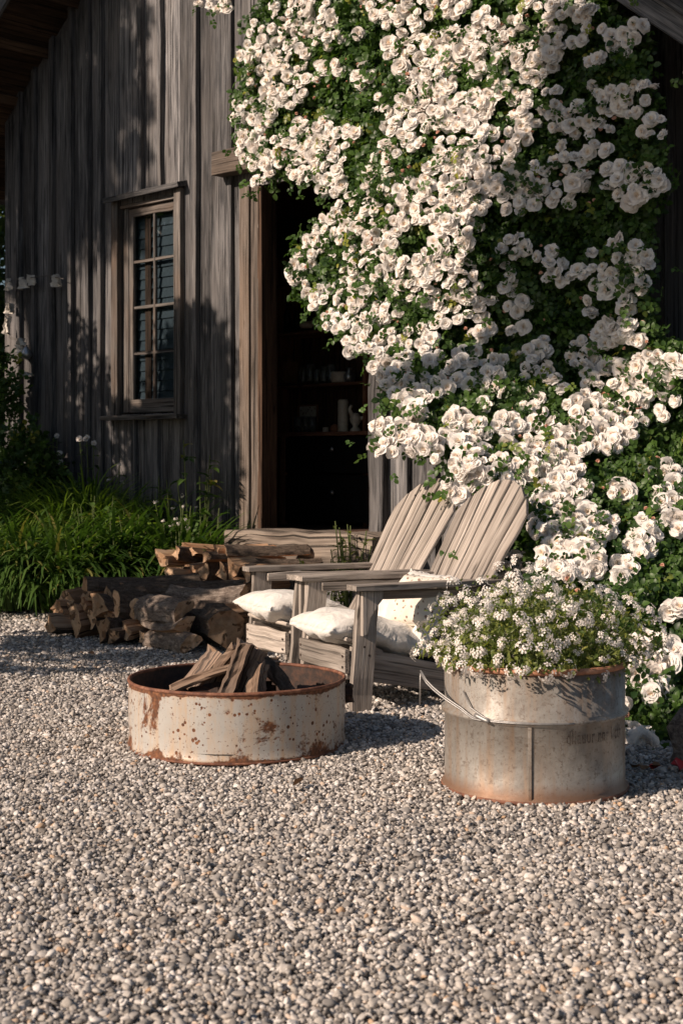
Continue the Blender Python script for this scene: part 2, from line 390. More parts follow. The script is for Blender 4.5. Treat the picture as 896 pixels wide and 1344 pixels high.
def leaf_t(L_=1.0, w=.45, fold=.12, droop=.15):
    v = np.array([(0, 0, 0), (-w*.8, .35, fold), (0, .4, 0), (w*.8, .35, fold), (-w*.62, .72, fold*.6-droop*.4), (0, .75, -droop*.4), (w*.62, .72, fold*.6-droop*.4), (0, 1, -droop)], float)*np.array([.5, 1, 1])*L_
    f = np.array([(0, 2, 1, 1), (0, 3, 2, 2), (1, 2, 5, 4), (2, 3, 6, 5), (4, 5, 7, 7), (5, 6, 7, 7)])
    tri = [(0, 2, 1), (0, 3, 2), (1, 2, 5), (1, 5, 4), (2, 3, 6), (2, 6, 5), (4, 5, 7), (5, 6, 7)]
    return v, np.array(tri), np.zeros(len(v))
def sprig_t(seed):
    r = random.Random(seed); V = []; Fc = []; b = 0; lv, lf, _ = leaf_t(1.0, .95)
    spec = [(0, 1.0, 0, 1.0), (.62, .80, 62, .85), (.62, .80, -62, .85), (.22, .7, 70, .7), (.22, .7, -70, .7)]
    for y, s, ang, s2 in spec:
        a = R(ang+r.uniform(-12, 12)); ca, sa = math.cos(a), math.sin(a)
        tilt = R(r.uniform(-35, 25)); ct, st = math.cos(tilt), math.sin(tilt)
        v = lv*s2*.62; v = np.c_[v[:, 0], v[:, 1]*ct-v[:, 2]*st, v[:, 1]*st+v[:, 2]*ct]
        v = np.c_[v[:, 0]*ca-v[:, 1]*sa, v[:, 0]*sa+v[:, 1]*ca, v[:, 2]]+np.array((0, (1.0 if y == 0 else y)*.75, r.uniform(-.06, .06)))
        V.append(v); Fc.append(lf+b); b += len(v)
    V = np.vstack(V); return V, np.vstack(Fc), np.zeros(len(V))
SPRIGS = [sprig_t(i) for i in range(5)]
def rose_t(seed, openness=1.0, whorls=None):
    """A full rose of unit diameter opening along +z: whorls of cupped petals."""
    r = random.Random(seed); V = []; Fq = []; C = []; b = 0
    wh = whorls or [(6, 8, .52, 0.0), (6, 26, .46, .15), (6, 46, .38, .4), (5, 64, .30, .65), (4, 80, .22, .9), (3, 92, .15, 1.0)]
    nu, nv = 4, 4
    for wi, (n, e0, L_, ce) in enumerate(wh):
        a0 = r.uniform(0, 6.28)
        for p in range(n):
            ph = a0+2*math.pi*p/n+r.uniform(-.18, .18); e = R(e0*openness+r.uniform(-15, 15)); Lp = L_*r.uniform(.86, 1.1)
            curl = R(r.uniform(10, 80)); hw = Lp*r.uniform(.50, .64)*(1.0 if wi < 3 else .9)
            ruf = r.uniform(0, 6.28); ra = r.uniform(.03, .10)
            er = np.array((math.cos(ph), math.sin(ph), 0)); et = np.array((-math.sin(ph), math.cos(ph), 0)); ez = np.array((0, 0, 1.0))
            pos = er*.02+ez*(.02*wi-.03); pts = []; ea = e+R(18)
            for j in range(nv):
                v = j/(nv-1)
                if j: 
                    ea = e+R(18)-curl*v*v*1.2; pos = pos+(er*math.cos(ea)+ez*math.sin(ea))*Lp/(nv-1)
                nrm = -er*math.sin(ea)+ez*math.cos(ea); wv = hw*(.25+.95*math.sin(math.pi*min(1, v*.62+.08)))*(1 if v < .9 else .80)
                for i in range(nu):
                    u = i/(nu-1)*2-1
                    q = pos+et*u*wv+nrm*(u*u*wv*.38)+nrm*ra*Lp*math.sin(ruf+u*3.2+v*4)*(v)*2 - (er*math.cos(ea)+ez*math.sin(ea))*(u*u)*Lp*.20*v
                    pts.append(q); C.append(min(1, ce+.25*(1-v)))
            V += pts
            for j in range(nv-1):
                for i in range(nu-1): a = b+j*nu+i; Fq.append((a, a+1, a+nu+1, a+nu))
            b += nu*nv
    V = np.array(V)*.98; return V, np.array(Fq), np.array(C)
ROSES = [rose_t(i, 1.0) for i in range(4)]+[rose_t(11, 1.25), rose_t(12, .82), rose_t(13, 1.45)]
BUDS = [rose_t(31, 1, [(4, 84, .55, 0.2), (3, 92, .5, .6)])]
def floret_cluster(seed, n=7):
    r = random.Random(seed); V = []; Fc = []; C = []; b = 0
    for k in range(n):
        th = r.uniform(0, 6.28); el = math.acos(r.uniform(.1, 1)); d = Vector((math.sin(el)*math.cos(th), math.sin(el)*math.sin(th), math.cos(el)))
        rm = d.to_track_quat('Z', 'Y').to_matrix(); c = d*.75*r.uniform(.6, 1.1); a0 = r.uniform(0, 6.28)
        for p in range(5):
            a = a0+p*2*math.pi/5
            for (rr, aw, zz, cc) in ((.03, 0, 0, 1), (.17, -.42, .03, .3), (.27, -.3, .0, 0), (.30, 0, -.02, 0), (.27, .3, .0, 0), (.17, .42, .03, .3)):
                q = rm @ Vector((rr*math.cos(a+aw), rr*math.sin(a+aw), zz))+c; V.append(tuple(q)); C.append(cc)
            Fc += [(b, b+1, b+2, b+3), (b, b+3, b+4, b+5)]; b += 6
    return np.array(V), np.array(Fc), np.array(C)
def mesh_from_t(name, t, mat, rnd=.3):
    v, f, c = t; me = bpy.data.meshes.new(name); me.from_pydata(v.tolist(), [], f.tolist())
    for nm, ar in (('rnd', np.full(len(v), rnd)), ('ctr', c)):
        a = me.attributes.new(nm, 'FLOAT', 'POINT'); a.data.foreach_set('value', ar.astype('f'))
    me.materials.append(mat); me.polygons.foreach_set('use_smooth', [True]*len(me.polygons)); me.update(); return me
def snoise(x, y, s, ph=0):
    return (np.sin(x*s+ph+1.3*np.sin(y*s*.7+ph))+np.sin(y*s*1.3+ph*2+1.1*np.sin(x*s*.9)))/2

# ---------------------------------------------------------------- ground
def gh(x, y): return .010*snoise(x, y, 2.6)+.006*snoise(x, y, 7.1, 2)
def ground():
    m, nt, b = new_mat('gravel_bed'); tc = nt.nodes.new('ShaderNodeTexCoord'); v = tc.outputs['Object']
    vo = nt.nodes.new('ShaderNodeTexVoronoi'); vo.inputs['Scale'].default_value = 55; nt.links.new(v, vo.inputs[0])
    c = ramp(nt, vo.outputs['Color'], [(.2, (.16, .145, .13)), (.5, (.33, .30, .27)), (.8, (.50, .47, .43))])
    c = mix(nt, ramp(nt, vo.outputs['Distance'], [(.25, 0.0), (.55, .9)]), c, (.06, .05, .042))
    nt.links.new(c, b.inputs['Base Color']); b.inputs['Roughness'].default_value = .9
    bump(nt, b, math_n(nt, 'SUBTRACT', 1.0, vo.outputs['Distance']), 1, .02)
    mb = MB(); xs = np.r_[-80, -20, np.linspace(-7, 7, 57), 20, 80]; ys = np.r_[-60, -8, np.linspace(0, 15, 61), 30, 120]
    v = [(x, y, float(gh(x, y))*(abs(x) <= 7 and 0 <= y <= 15)-.016) for y in ys for x in xs]; nx = len(xs)
    f = [(j*nx+i, j*nx+i+1, (j+1)*nx+i+1, (j+1)*nx+i) for j in range(len(ys)-1) for i in range(nx-1)]
    mb.add(v, f); o = mb.build('ground', m, smooth=True); tag(o, None, None, kind='structure')
ground()
def soil_bed():
    pts = [WL(-60, 0), WL(300, 0)]; mb = MB()
    a = WW(-80, 700, -.03); b = WW(306, 700, -.03)
    n = 24; v = []
    for i in range(n+1):
        t = i/n; q = a.lerp(b, t); w = (1.55+.10*math.sin(t*9)+.06*math.sin(t*23))*(1-.25*t)
        for k in range(5):
            s = k/4; p = q+Vector((-ST, -CT, 0))*w*s; v.append((p.x, p.y, .03*math.sin(math.pi*min(1, (1-s)*1.2)/2)+.012*math.sin(i*1.7+k*2.2)-(.05 if k == 4 else 0)+.012))
    f = [(i*5+k, i*5+k+1, i*5+k+6, i*5+k+5) for i in range(n) for k in range(4)]
    mb.add(v, f); tag(mb.build('garden_soil', M['soil'], smooth=True), None, None, kind='structure')
    mb = MB(); v = []
    for i in range(25):
        t = i/24; y = 5.35+3.6*t; x0 = 1.32-.28*t+.05*math.sin(i*1.9)
        for k in range(5): v.append((x0+(4.2-x0)*k/4+.02*math.sin(i*3+k), y, .018+.01*math.sin(i*2.1+k*1.7)-(.04 if (k == 0 or i == 0) else 0)))
    mb.add(v, [(i*5+k, i*5+k+1, i*5+k+6, i*5+k+5) for i in range(24) for k in range(4)])
    tag(mb.build('rose_bed_soil', M['soil'], smooth=True), None, None, kind='structure')
soil_bed()
def gravel():
    def grid(y0, y1, sp, wf, w0):
        ys = np.arange(y0, y1, sp*.87); P_ = []
        for j, y in enumerate(ys):
            w = wf*y+w0; x = np.arange(-w, w, sp)+(j % 2)*sp/2; P_.append(np.c_[x, np.full(len(x), y)])
        p = np.vstack(P_); return p+rng.normal(0, sp*.33, p.shape)
    a = grid(2.0, 6.4, .0121, .27, .7); b = grid(6.4, 9.6, .0155, .27, .8); c = grid(9.6, 12.6, .028, .27, .5)
    a2 = a[rng.random(len(a)) < .55]+rng.normal(0, .01, (1, 2)); b2 = b[rng.random(len(b)) < .5]
    pts = np.vstack([a, b, c, a2+.009, b2+.009]); n = len(pts)
    lay = np.r_[np.zeros(len(a)+len(b)+len(c)), np.ones(len(a2)+len(b2))]
    base = np.r_[np.full(len(a), .0062), np.full(len(b), .0075), np.full(len(c), .0138), np.full(len(a2), .0065), np.full(len(b2), .0076)]
    s = base*np.exp(rng.normal(0, .28, n)); z = gh(pts[:, 0], pts[:, 1])-.004+lay*.009+rng.normal(0, .003, n)
    scl = np.c_[s*rng.uniform(.9, 1.45, n), s*rng.uniform(.75, 1.05, n), s*rng.uniform(.55, .85, n)]
    rot = np.c_[rng.normal(0, .35, n), rng.normal(0, .35, n), rng.uniform(0, 6.28, n)]
    me = bpy.data.meshes.new('gravel'); me.vertices.add(n); me.vertices.foreach_set('co', np.c_[pts, z].astype('f').ravel())
    for nm, ar in (('scl', scl), ('rot', rot)):
        at = me.attributes.new(nm, 'FLOAT_VECTOR', 'POINT'); at.data.foreach_set('vector', ar.astype('f').ravel())
    at = me.attributes.new('pick', 'INT', 'POINT'); at.data.foreach_set('value', rng.integers(0, 6, n).astype('i'))
    at = me.attributes.new('tone', 'FLOAT', 'POINT'); at.data.foreach_set('value', rng.random(n).astype('f'))
    me.update(); o = bpy.data.objects.new('gravel', me); COL.objects.link(o)
    tag(o, 'loose pale grey and cream gravel covering the yard', 'gravel', kind='stuff')
    m, nt, bb = new_mat('pebble'); t = attr(nt, 'tone', 'Fac', 'INSTANCER')
    c = ramp(nt, t, [(0.0, (.15, .134, .12)), (.18, (.265, .245, .226)), (.42, (.395, .37, .345)), (.60, (.51, .46, .405)), (.78, (.63, .585, .54)), (.93, (.85, .81, .77)), (1.0, (.52, .34, .20))])
    tc = nt.nodes.new('ShaderNodeTexCoord'); nz = noise(nt, tc.outputs['Object'], 2.2, 3)
    c = mix(nt, ramp(nt, nz, [(.35, .35), (.65, 0.0)]), c, (.20, .18, .16))
    nt.links.new(c, bb.inputs['Base Color']); bb.inputs['Roughness'].default_value = .7; bb.inputs['Specular IOR Level'].default_value = .3
    ng = bpy.data.node_groups.new('pebbles', 'GeometryNodeTree')
    ng.interface.new_socket('Geometry', in_out='INPUT', socket_type='NodeSocketGeometry')
    ng.interface.new_socket('Geometry', in_out='OUTPUT', socket_type='NodeSocketGeometry')
    nn, ln = ng.nodes, ng.links; gi = nn.new('NodeGroupInput'); go = nn.new('NodeGroupOutput')
    join = nn.new('GeometryNodeJoinGeometry'); posn = nn.new('GeometryNodeInputPosition')
    for k in range(6):
        ic = nn.new('GeometryNodeMeshIcoSphere'); ic.inputs['Radius'].default_value = 1; ic.inputs['Subdivisions'].default_value = 2
        nz = nn.new('ShaderNodeTexNoise'); nz.noise_dimensions = '4D'; nz.inputs['W'].default_value = k*7.3; nz.inputs['Scale'].default_value = .75; nz.inputs['Detail'].default_value = 1
        ln.new(posn.outputs[0], nz.inputs['Vector'])
        sub = nn.new('ShaderNodeVectorMath'); sub.operation = 'SUBTRACT'; sub.inputs[1].default_value = (.5, .5, .5); ln.new(nz.outputs['Color'], sub.inputs[0])
        sc = nn.new('ShaderNodeVectorMath'); sc.operation = 'SCALE'; sc.inputs['Scale'].default_value = 1.7; ln.new(sub.outputs[0], sc.inputs[0])
        sp = nn.new('GeometryNodeSetPosition'); ln.new(ic.outputs[0], sp.inputs[0]); ln.new(sc.outputs[0], sp.inputs['Offset'])
        ss = nn.new('GeometryNodeSetShadeSmooth'); ln.new(sp.outputs[0], ss.inputs[0])
        gt = nn.new('GeometryNodeGeometryToInstance'); ln.new(ss.outputs[0], gt.inputs[0]); ln.new(gt.outputs[0], join.inputs[0])
    def na(nm, ty):
        a_ = nn.new('GeometryNodeInputNamedAttribute'); a_.data_type = ty; a_.inputs[0].default_value = nm; return a_.outputs[0]
    m2p = nn.new('GeometryNodeMeshToPoints'); ln.new(gi.outputs[0], m2p.inputs[0])
    ip = nn.new('GeometryNodeInstanceOnPoints'); ln.new(m2p.outputs[0], ip.inputs['Points']); ln.new(join.outputs[0], ip.inputs['Instance'])
    ip.inputs['Pick Instance'].default_value = True
    ln.new(na('pick', 'INT'), ip.inputs['Instance Index']); ln.new(na('rot', 'FLOAT_VECTOR'), ip.inputs['Rotation']); ln.new(na('scl', 'FLOAT_VECTOR'), ip.inputs['Scale'])
    sm = nn.new('GeometryNodeSetMaterial'); sm.inputs['Material'].default_value = m
    ln.new(ip.outputs[0], sm.inputs[0]); ln.new(sm.outputs[0], go.inputs[0])
    md = o.modifiers.new('pebbles', 'NODES'); md.node_group = ng; me.materials.append(m)
gravel()

# ---------------------------------------------------------------- the barn
barn = empty('wooden_barn', (0, Y0, 0), -TH, 'weathered grey board and batten barn with an open doorway and steep gable', 'barn')
UL, UR = WL(8, 0)[0], 3.6
def zr(u): return np.minimum(4.42+.8*(u-UL), 3.98-.8*(u-2.86))
DU0, DU1 = WL(346, 0)[0], WL(492, 0)[0]; DZ0, DZ1 = .62, WL(420, 232)[2]
WU0, WU1 = WL(158, 0)[0], WL(238, 0)[0]; WZ0, WZ1 = WL(200, 543)[2], WL(200, 262)[2]
def barn_walls():
    mb = MB(); cl = lambda v: np.c_[v[:, 0], v[:, 1], np.minimum(v[:, 2], zr(v[:, 0]))]
    px = [8, 30, 50, 73, 98, 120, 137, 158, 190, 215, 238, 262, 283]; us = [WL(p, 0)[0] for p in px]
    def vb(u0, u1, z0, z1, d=0.0, t=.024): board(mb, u1-u0-.006, t, z1-z0, TM(((u0+u1)/2, d, z0)), segs=10, wob=.004)
    def bat(u, z0, z1, w=.05): board(mb, w*random.uniform(.85, 1.15), .046, z1-z0, TM((u+random.uniform(-.006, .006), -.036, z0)), segs=12, wob=.005)
    for a, b in zip(us[:-1], us[1:]):
        if a >= WU0-.01 and b <= WU1+.01: vb(a, b, 0, WZ0); vb(a, b, WZ1, 7.2)
        else: vb(a, b, 0, 7.2)
    for u in us[1:-1]:
        if u < WU0-.02 or u > WU1+.02: bat(u, 0, 7.2)
    bat(WL(190, 0)[0], WZ1+.09, 7.2); bat(WL(215, 0)[0], WZ1+.09, 7.2); bat(WL(181, 0)[0], 0, WZ0-.04); bat(WL(211, 0)[0], 0, WZ0-.04)
    u1 = DU0-.001
    vb(us[-1], WL(309, 0)[0], 0, 7.2, -.022, .04)                                    # wide pale board beside the door
    vb(WL(309, 0)[0], DU0-.10, 0, 7.2)
    vb(DU0-.10, DU1+.06, DZ1+.02, 7.2)
    us2 = list(np.arange(DU1+.06, UR, .27))
    vb(DU0-.10, DU1+.06, 0, DZ0-.03)
    for a, b in zip(us2[:-1], us2[1:]): vb(a, b, 0, 7.2)
    for u in us2[1:-1]: bat(u, 0, 7.2, .05)
    w = mb.build('wall', M['barn'], barn, clamp=cl)
    # the other three walls and lining
    mb = MB()
    for a, b in (((UL, 0), (UL, 7)), ((UR-.2, 0), (UR-.2, 7)), ((UL, 7), (UR-.2, 7))):
        n = 18
        for i in range(n):
            q = Vector(a).lerp(Vector(b), i/n); r = Vector(a).lerp(Vector(b), (i+1)/n)
            h = min(float(zr(q.x)), float(zr(r.x))); 
            beam(mb, ((q.x+r.x)/2, (q.y+r.y)/2+(.02 if a[1] == b[1] == 0 else 0), 0), ((q.x+r.x)/2, (q.y+r.y)/2, h-.02), (r-q).length+.004, .03, up=(0, 1, 0) if a[1] == b[1] else (1, 0, 0), segs=2)
    mb.build('rear_wall', M['barn'], barn)
    mb = MB()
    def slab(x0, x1, y0, y1, z0, z1): mb.add([(x, y, z) for z in (z0, z1) for y in (y0, y1) for x in (x0, x1)], [(0, 2, 3, 1), (4, 5, 7, 6), (0, 1, 5, 4), (2, 6, 7, 3), (0, 4, 6, 2), (1, 3, 7, 5)])
    slab(UL+.1, UR-.3, .14, 3.0, .50, .60)       # floor
    slab(UL+.1, UR-.3, .14, 3.0, 3.6, 3.7)       # loft
    slab(UL+.1, UR-.3, 2.9, 2.98, .6, 3.6)
    wx = WU0-.32
    slab(UL+.1, wx, .06, .10, .6, 3.6); slab(WU1+.18, DU0-.07, .06, .10, .6, 3.6); slab(wx, WU1+.18, .06, .10, .6, WZ0-.05); slab(wx, WU1+.18, .06, .10, WZ1+.05, 3.6)
    slab(DU1+.07, UR-.3, .06, .10, .6, 3.6); slab(DU0-.07, DU1+.07, .06, .10, DZ1+.04, 3.6)
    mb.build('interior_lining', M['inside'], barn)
    # roof: two slopes with a deep overhang at the gable
    OV = -.72; ua = (3.98+.8*2.86-4.42+.8*UL)/1.6; za = float(zr(ua)); L0, R0 = UL-.75, UR+.5
    mb = MB()
    for (u0, u1) in ((ua, L0), (R0, ua)):
        z0, z1 = 4.42+.8*(u0-UL) if u1 < u0 and u0 == ua else 3.98-.8*(u0-2.86), 0
        f0 = (lambda u: 4.42+.8*(u-UL)) if u1 == L0 else (lambda u: 3.98-.8*(u-2.86))
        n = 20
        for i in range(n):      # boards running from the gable edge back, side by side down the slope
            a = u0+(u1-u0)*i/n; b = u0+(u1-u0)*(i+1)/n; c = (a+b)/2; zc = f0(c)+.03
            ln = Vector((b-a, 0, f0(b)-f0(a)))
            up = Vector((-ln.z, 0, ln.x)).normalized(); up = up if up.z > 0 else -up
            beam(mb, (c, OV+.03, zc), (c, 7.2, zc), ln.length-.004, .035, up=up, segs=3)
    roof = mb.build('roof', M['soffit'], barn)
    mb = MB()
    for (u0, u1, f0) in ((ua, L0, lambda u: 4.42+.8*(u-UL)), (ua, R0, lambda u: 3.98-.8*(u-2.86))):
        n = 9
        for i in range(n):
            mb = MB(); u = u0+(u1-u0)*(i+.8)/n; beam(mb, (u, OV+.03, f0(u)-.045), (u, -.02, f0(u)-.045), .05, .09, segs=2, up=(.5, 0, 1)); mb.build('lookout', M['soffit'], roof)
    for (u0, u1, f0) in ((ua, L0, lambda u: 4.42+.8*(u-UL)), (ua, R0, lambda u: 3.98-.8*(u-2.86))):
        mb = MB(); beam(mb, (u0, OV, f0(u0)-.01), (u1, OV, f0(u1)-.01), .20, .035, up=(0, 1, 0), segs=10)
        beam(mb, (u0, OV-.031, f0(u0)+.07), (u1, OV-.031, f0(u1)+.07), .06, .025, up=(0, 1, 0), segs=10)
        mb.build('rake_board', M['barn'], roof)
    mb = MB()
    for (u0, u1, f0) in ((ua-.03, L0-.1, lambda u: 4.42+.8*(u-UL)), (ua+.03, R0+.1, lambda u: 3.98-.8*(u-2.86))):
        s = [(u0, OV-.03, f0(u0)+.11), (u1, OV-.03, f0(u1)+.11), (u1, 7.3, f0(u1)+.11), (u0, 7.3, f0(u0)+.11)]
        mb.add([*s, *[(x, y, z-.04) for x, y, z in s]], [(0, 1, 2, 3), (7, 6, 5, 4), (0, 4, 5, 1), (1, 5, 6, 2), (2, 6, 7, 3), (3, 7, 4, 0)])
    mb.build('shingles', M['barn'], roof)
barn_walls()
def barn_window():
    win = empty('window'); win.parent = barn
    uc, w = (WU0+WU1)/2, WU1-WU0
    mb = MB()
    board(mb, .085, .05, WZ1-WZ0+.06, TM((WU0-.012, -.035, WZ0-.02)), segs=8); board(mb, .085, .05, WZ1-WZ0+.06, TM((WU1+.012, -.035, WZ0-.02)), segs=8)
    for u in (WU0+.015, WU1-.015): beam(mb, (u, .04, WZ0), (u, .04, WZ1), .03, .13, up=(0, 1, 0), segs=3)
    beam(mb, (WU0, .04, WZ1-.02), (WU1, .04, WZ1-.02), .13, .03, segs=2)
    mb.build('frame', M['sash'], win)
    mb = MB(); beam(mb, (WU0-.10, -.055, WZ1+.055), (WU1+.09, -.055, WZ1+.07), .13, .045, segs=6, up=(0, -.25, 1)); mb.build('cap', M['barn'], win)
    mb = MB(); beam(mb, (WU0-.12, -.055, WZ0-.03), (WU1+.09, -.055, WZ0-.035), .15, .04, segs=6, wob=.004); mb.build('sill', M['sash'], win)
    s0, s1 = WL(169, 0)[0]+.02, WU1-.05; z0, z1 = WZ0+.02, WZ1-.05
    sash = MB(); d = .03
    for u in (s0, s1): beam(sash, (u, d, z0), (u, d, z1), .06, .04, up=(0, 1, 0))
    board(sash, .075, .05, z1-z0+.03, TM((WU0+.075, d-.002, z0)), segs=6)
    beam(sash, (s0, d, z1-.03), (s1, d, z1-.03), .075, .042, up=(0, 1, 0)); beam(sash, (s0, d, z0+.05), (s1, d, z0+.05), .12, .044, up=(0, 1, 0))
    so_ = sash.build('sash', M['sash'], win)
    mb = MB(); um = (s0+s1)/2-.01; beam(mb, (um, d, z0), (um, d, z1), .028, .03, up=(0, 1, 0))
    zz = [z0+.11+(z1-z0-.17)*k/4 for k in range(5)]
    for k in (1, 2, 3): beam(mb, (s0, d+.001, zz[k]), (s1, d+.001, zz[k]), .024, .026, up=(0, 1, 0), segs=3)
    mb.build('muntins', M['sash'], so_)
    for c, (a, b) in enumerate(((s0+.03, um-.012), (um+.012, s1-.03))):
        for k in range(4):
            mb = MB(); x0, x1, y0, y1 = a, b, zz[k]+.006, zz[k+1]-.006; dy = random.uniform(-.002, .002)
            q = [(x0, d+dy, y0), (x1, d-dy, y0), (x1, d+dy*.4, y1), (x0, d-dy, y1)]
            mb.add(q+[(x, y+.004, z) for x, y, z in q], [(0, 1, 2, 3), (7, 6, 5, 4), (0, 4, 5, 1), (1, 5, 6, 2), (2, 6, 7, 3), (3, 7, 4, 0)]); mb.build('pane', M['pane'], win)
    # slatted shutter behind the glass
    mb = MB()
    for i in range(19):
        z = z0+.05+(z1-z0-.08)*i/19; beam(mb, (s0-.02, .085, z), (s1+.06, .085, z), .100, .012, up=(0, -1, .16), segs=2, wob=.001)
    mb.build('louvers', M['louver'], win)
    mb = MB()
    for u in (s0-.30, um-.20): beam(mb, (u+.06, .07, z0), (u+.06, .065, z1), .08, .015, up=(0, 1, 0), segs=2)
    mb.build('inner_post', M['inside'], win)
barn_window()
def barn_door():
    dr = empty('doorway'); dr.parent = barn
    mb = MB()
    beam(mb, (DU0-.045, -.03, .4), (DU0-.045, -.03, DZ1+.02), .09, .05, up=(0, 1, 0), segs=9)
    beam(mb, (DU0-.17, -.035, 0), (DU0-.17, -.035, DZ1+.02), .11, .045, up=(0, 1, 0), segs=9)
    mb.build('casing', M['trim'], dr)
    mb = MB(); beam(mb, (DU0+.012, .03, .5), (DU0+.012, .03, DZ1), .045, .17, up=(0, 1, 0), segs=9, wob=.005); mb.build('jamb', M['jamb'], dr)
    mb = MB(); beam(mb, (DU1+.07, -.03, .0), (DU1+.09, -.03, DZ1+.02), .14, .11, up=(0, 1, 0), segs=14, wob=.012); mb.build('post', M['barn'], dr)
    mb = MB(); a = WL(298, 219); beam(mb, (a[0], -.10, a[2]), (DU1+.3, -.10, a[2]-.02), .19, .14, up=(0, 1, 0), segs=10); mb.build('lintel', M['trim'], dr)
barn_door()
stp = empty('doorstep', MW @ Vector((0, 0, 0)), -TH, 'thick weathered timber doorstep below the open doorway', 'step')
mb = MB(); sa, sb = WL(306, 0, -.4)[0], WL(500, 0, -.4)[0]
board(mb, .24, .46, sb-sa, Matrix.Translation((sa, -.27, .52)) @ Matrix.Rotation(R(90), 4, 'Y') @ Matrix.Rotation(0, 4, 'Z'), segs=10, wob=.008, ch=.012); mb.build('tread', M['step'], stp)
mb = MB(); board(mb, .36, .38, sb-sa-.1, Matrix.Translation((sa+.05, -.24, .2)) @ Matrix.Rotation(R(90), 4, 'Y'), segs=8, wob=.01, ch=.02); mb.build('base_timber', M['barn'], stp)

# ---------------------------------------------------------------- things inside the doorway
CD = 1.25
def cl(px, py, d=CD): return Vector(WL(px, py, d))
cab = empty('hutch_cabinet', MW @ Vector((0, 0, 0)), -TH, 'dark brown wooden hutch with shelves standing inside the doorway', 'cabinet')
ca, cb = cl(362, 0).x, cl(500, 0).x; zc1 = cl(420, 570).z
mb = MB(); zt = cl(420, 330).z
for u in (ca, cl(478, 0).x+.02): beam(mb, (u, CD+.14, .6), (u, CD+.14, zt), .035, .34, up=(0, 1, 0), segs=3)
mb.build('side_panel', M['cab'], cab)
for py in (505, 435, 372):
    mb = MB(); z = cl(420, py).z; beam(mb, (ca+.02, CD+.14, z), (cl(478, 0).x, CD+.14, z), .33, .028, segs=3); mb.build('shelf', M['cab'], cab)
mb = MB(); beam(mb, (ca+.1, CD+.08, zc1), (cb, CD+.08, zc1), .52, .035, segs=3); mb.build('counter', M['cab'], cab)
mb = MB(); beam(mb, ((ca+cb)/2, CD+.33, .6), ((ca+cb)/2, CD+.33, zt), cb-ca, .02, up=(0, 1, 0), segs=2); mb.build('back_panel', M['inside'], cab)
zl = cl(420, 622).z
for z0, z1 in ((.64, zl-.01), (zl+.01, zc1-.03)):
    mb = MB(); beam(mb, ((cl(388, 0).x+cb)/2, CD-.15, z0), ((cl(388, 0).x+cb)/2, CD-.15, z1), cb-cl(388, 0).x, .03, up=(0, 1, 0), segs=2)
    dw = mb.build('drawer', M['glass_dark'], cab)
    mb = MB(); lathe(mb, [(0.0, 0), (.02, .005), (.022, .018), (.012, .026), (0.0, .028)], 12)
    k = mb.build('knob', M['pewter'], dw, smooth=True); k.location = (cl(455, 0).x, CD-.175, (z0+z1)/2+.05); k.rotation_euler = (R(90), 0, 0)
mb = MB(); beam(mb, (cl(388, 0).x, CD-.15, .6), (cl(388, 0).x, CD-.15, zc1-.02), .07, .04, up=(0, 1, 0), segs=2); mb.build('stile', M['cab'], cab)
def turned(name, label, cat, prof, mat, px, py, d, group=None, sc=1.0):
    mb = MB(); lathe(mb, [(r*sc, z*sc) for r, z in prof], 20); o = mb.build(name, M[mat], smooth=True); p = MW @ cl(px, py, d); o.location = p; tag(o, label, cat, group); return o
s1, s2 = 503, 567.5
J = [(0, 0), (.045, 0), (.05, .02), (.05, .12), (.035, .14), (.035, .16), (.03, .16), (.03, .14), (.044, .12), (.044, .02), (0, .012)]
for i, (x, py, sc) in enumerate(((398, s1, .9), (407, s1, 1.1), (416, s1, .8), (425, s1, .95), (434, s1, 1.05))):
    turned('glass_jar', ['short clear glass jar, leftmost on the upper hutch shelf', 'tall clear glass jar, second from left on the upper hutch shelf', 'smallest clear glass jar, middle of the upper hutch shelf', 'clear glass jar, fourth from left on the upper hutch shelf', 'clear glass jar beside the cream crock on the shelf'][i], 'jar', J, 'jar', x, py, CD+.10, 'glass jars on the upper shelf', sc)
turned('crock', 'small cream ceramic crock on the upper hutch shelf', 'crock', [(0, 0), (.065, 0), (.075, .03), (.075, .09), (.068, .1), (.06, .095), (.06, .02), (0, .02)], 'cream', 445, s1, CD+.05)
turned('teapot_vase', 'round pewter vase on the right of the upper hutch shelf', 'vase', [(0, 0), (.035, 0), (.055, .04), (.055, .07), (.02, .11), (.03, .14), (.02, .14), (0, .1)], 'pewter', 458, s1, CD+.08)
turned('candle', 'tall thick grey candle on the hutch counter', 'candle', [(0, 0), (.045, 0), (.047, .01), (.045, .27), (.036, .285), (0, .28)], 'cream', 450, s2, CD-.02)
for i, x in enumerate((391, 401, 410)):
    turned('drinking_glass', ['drinking glass nearest the left end of the hutch counter', 'middle drinking glass of three on the hutch counter', 'drinking glass closest to the small box on the counter'][i], 'glass', [(0, 0), (.03, 0), (.036, .14), (.033, .14), (.028, .01), (0, .008)], 'jar', x, s2, CD-.05, 'drinking glasses on the counter')
turned('glass_cloche', 'small glass bowl with red contents on the hutch counter', 'bowl', [(0, 0), (.03, 0), (.045, .03), (.03, .06), (.012, .07), (0, .075)], 'terra', 439, s2, CD-.06)
mb = MB(); beam(mb, (0, 0, 0), (0, 0, .045), .05, .035, up=(0, 1, 0), segs=1); o = mb.build('trinket_box', M['cream'], smooth=False); o.location = MW @ cl(427, s2, CD-.08); o.rotation_euler = (0, 0, -TH); tag(o, 'tiny white box on the hutch counter', 'box')
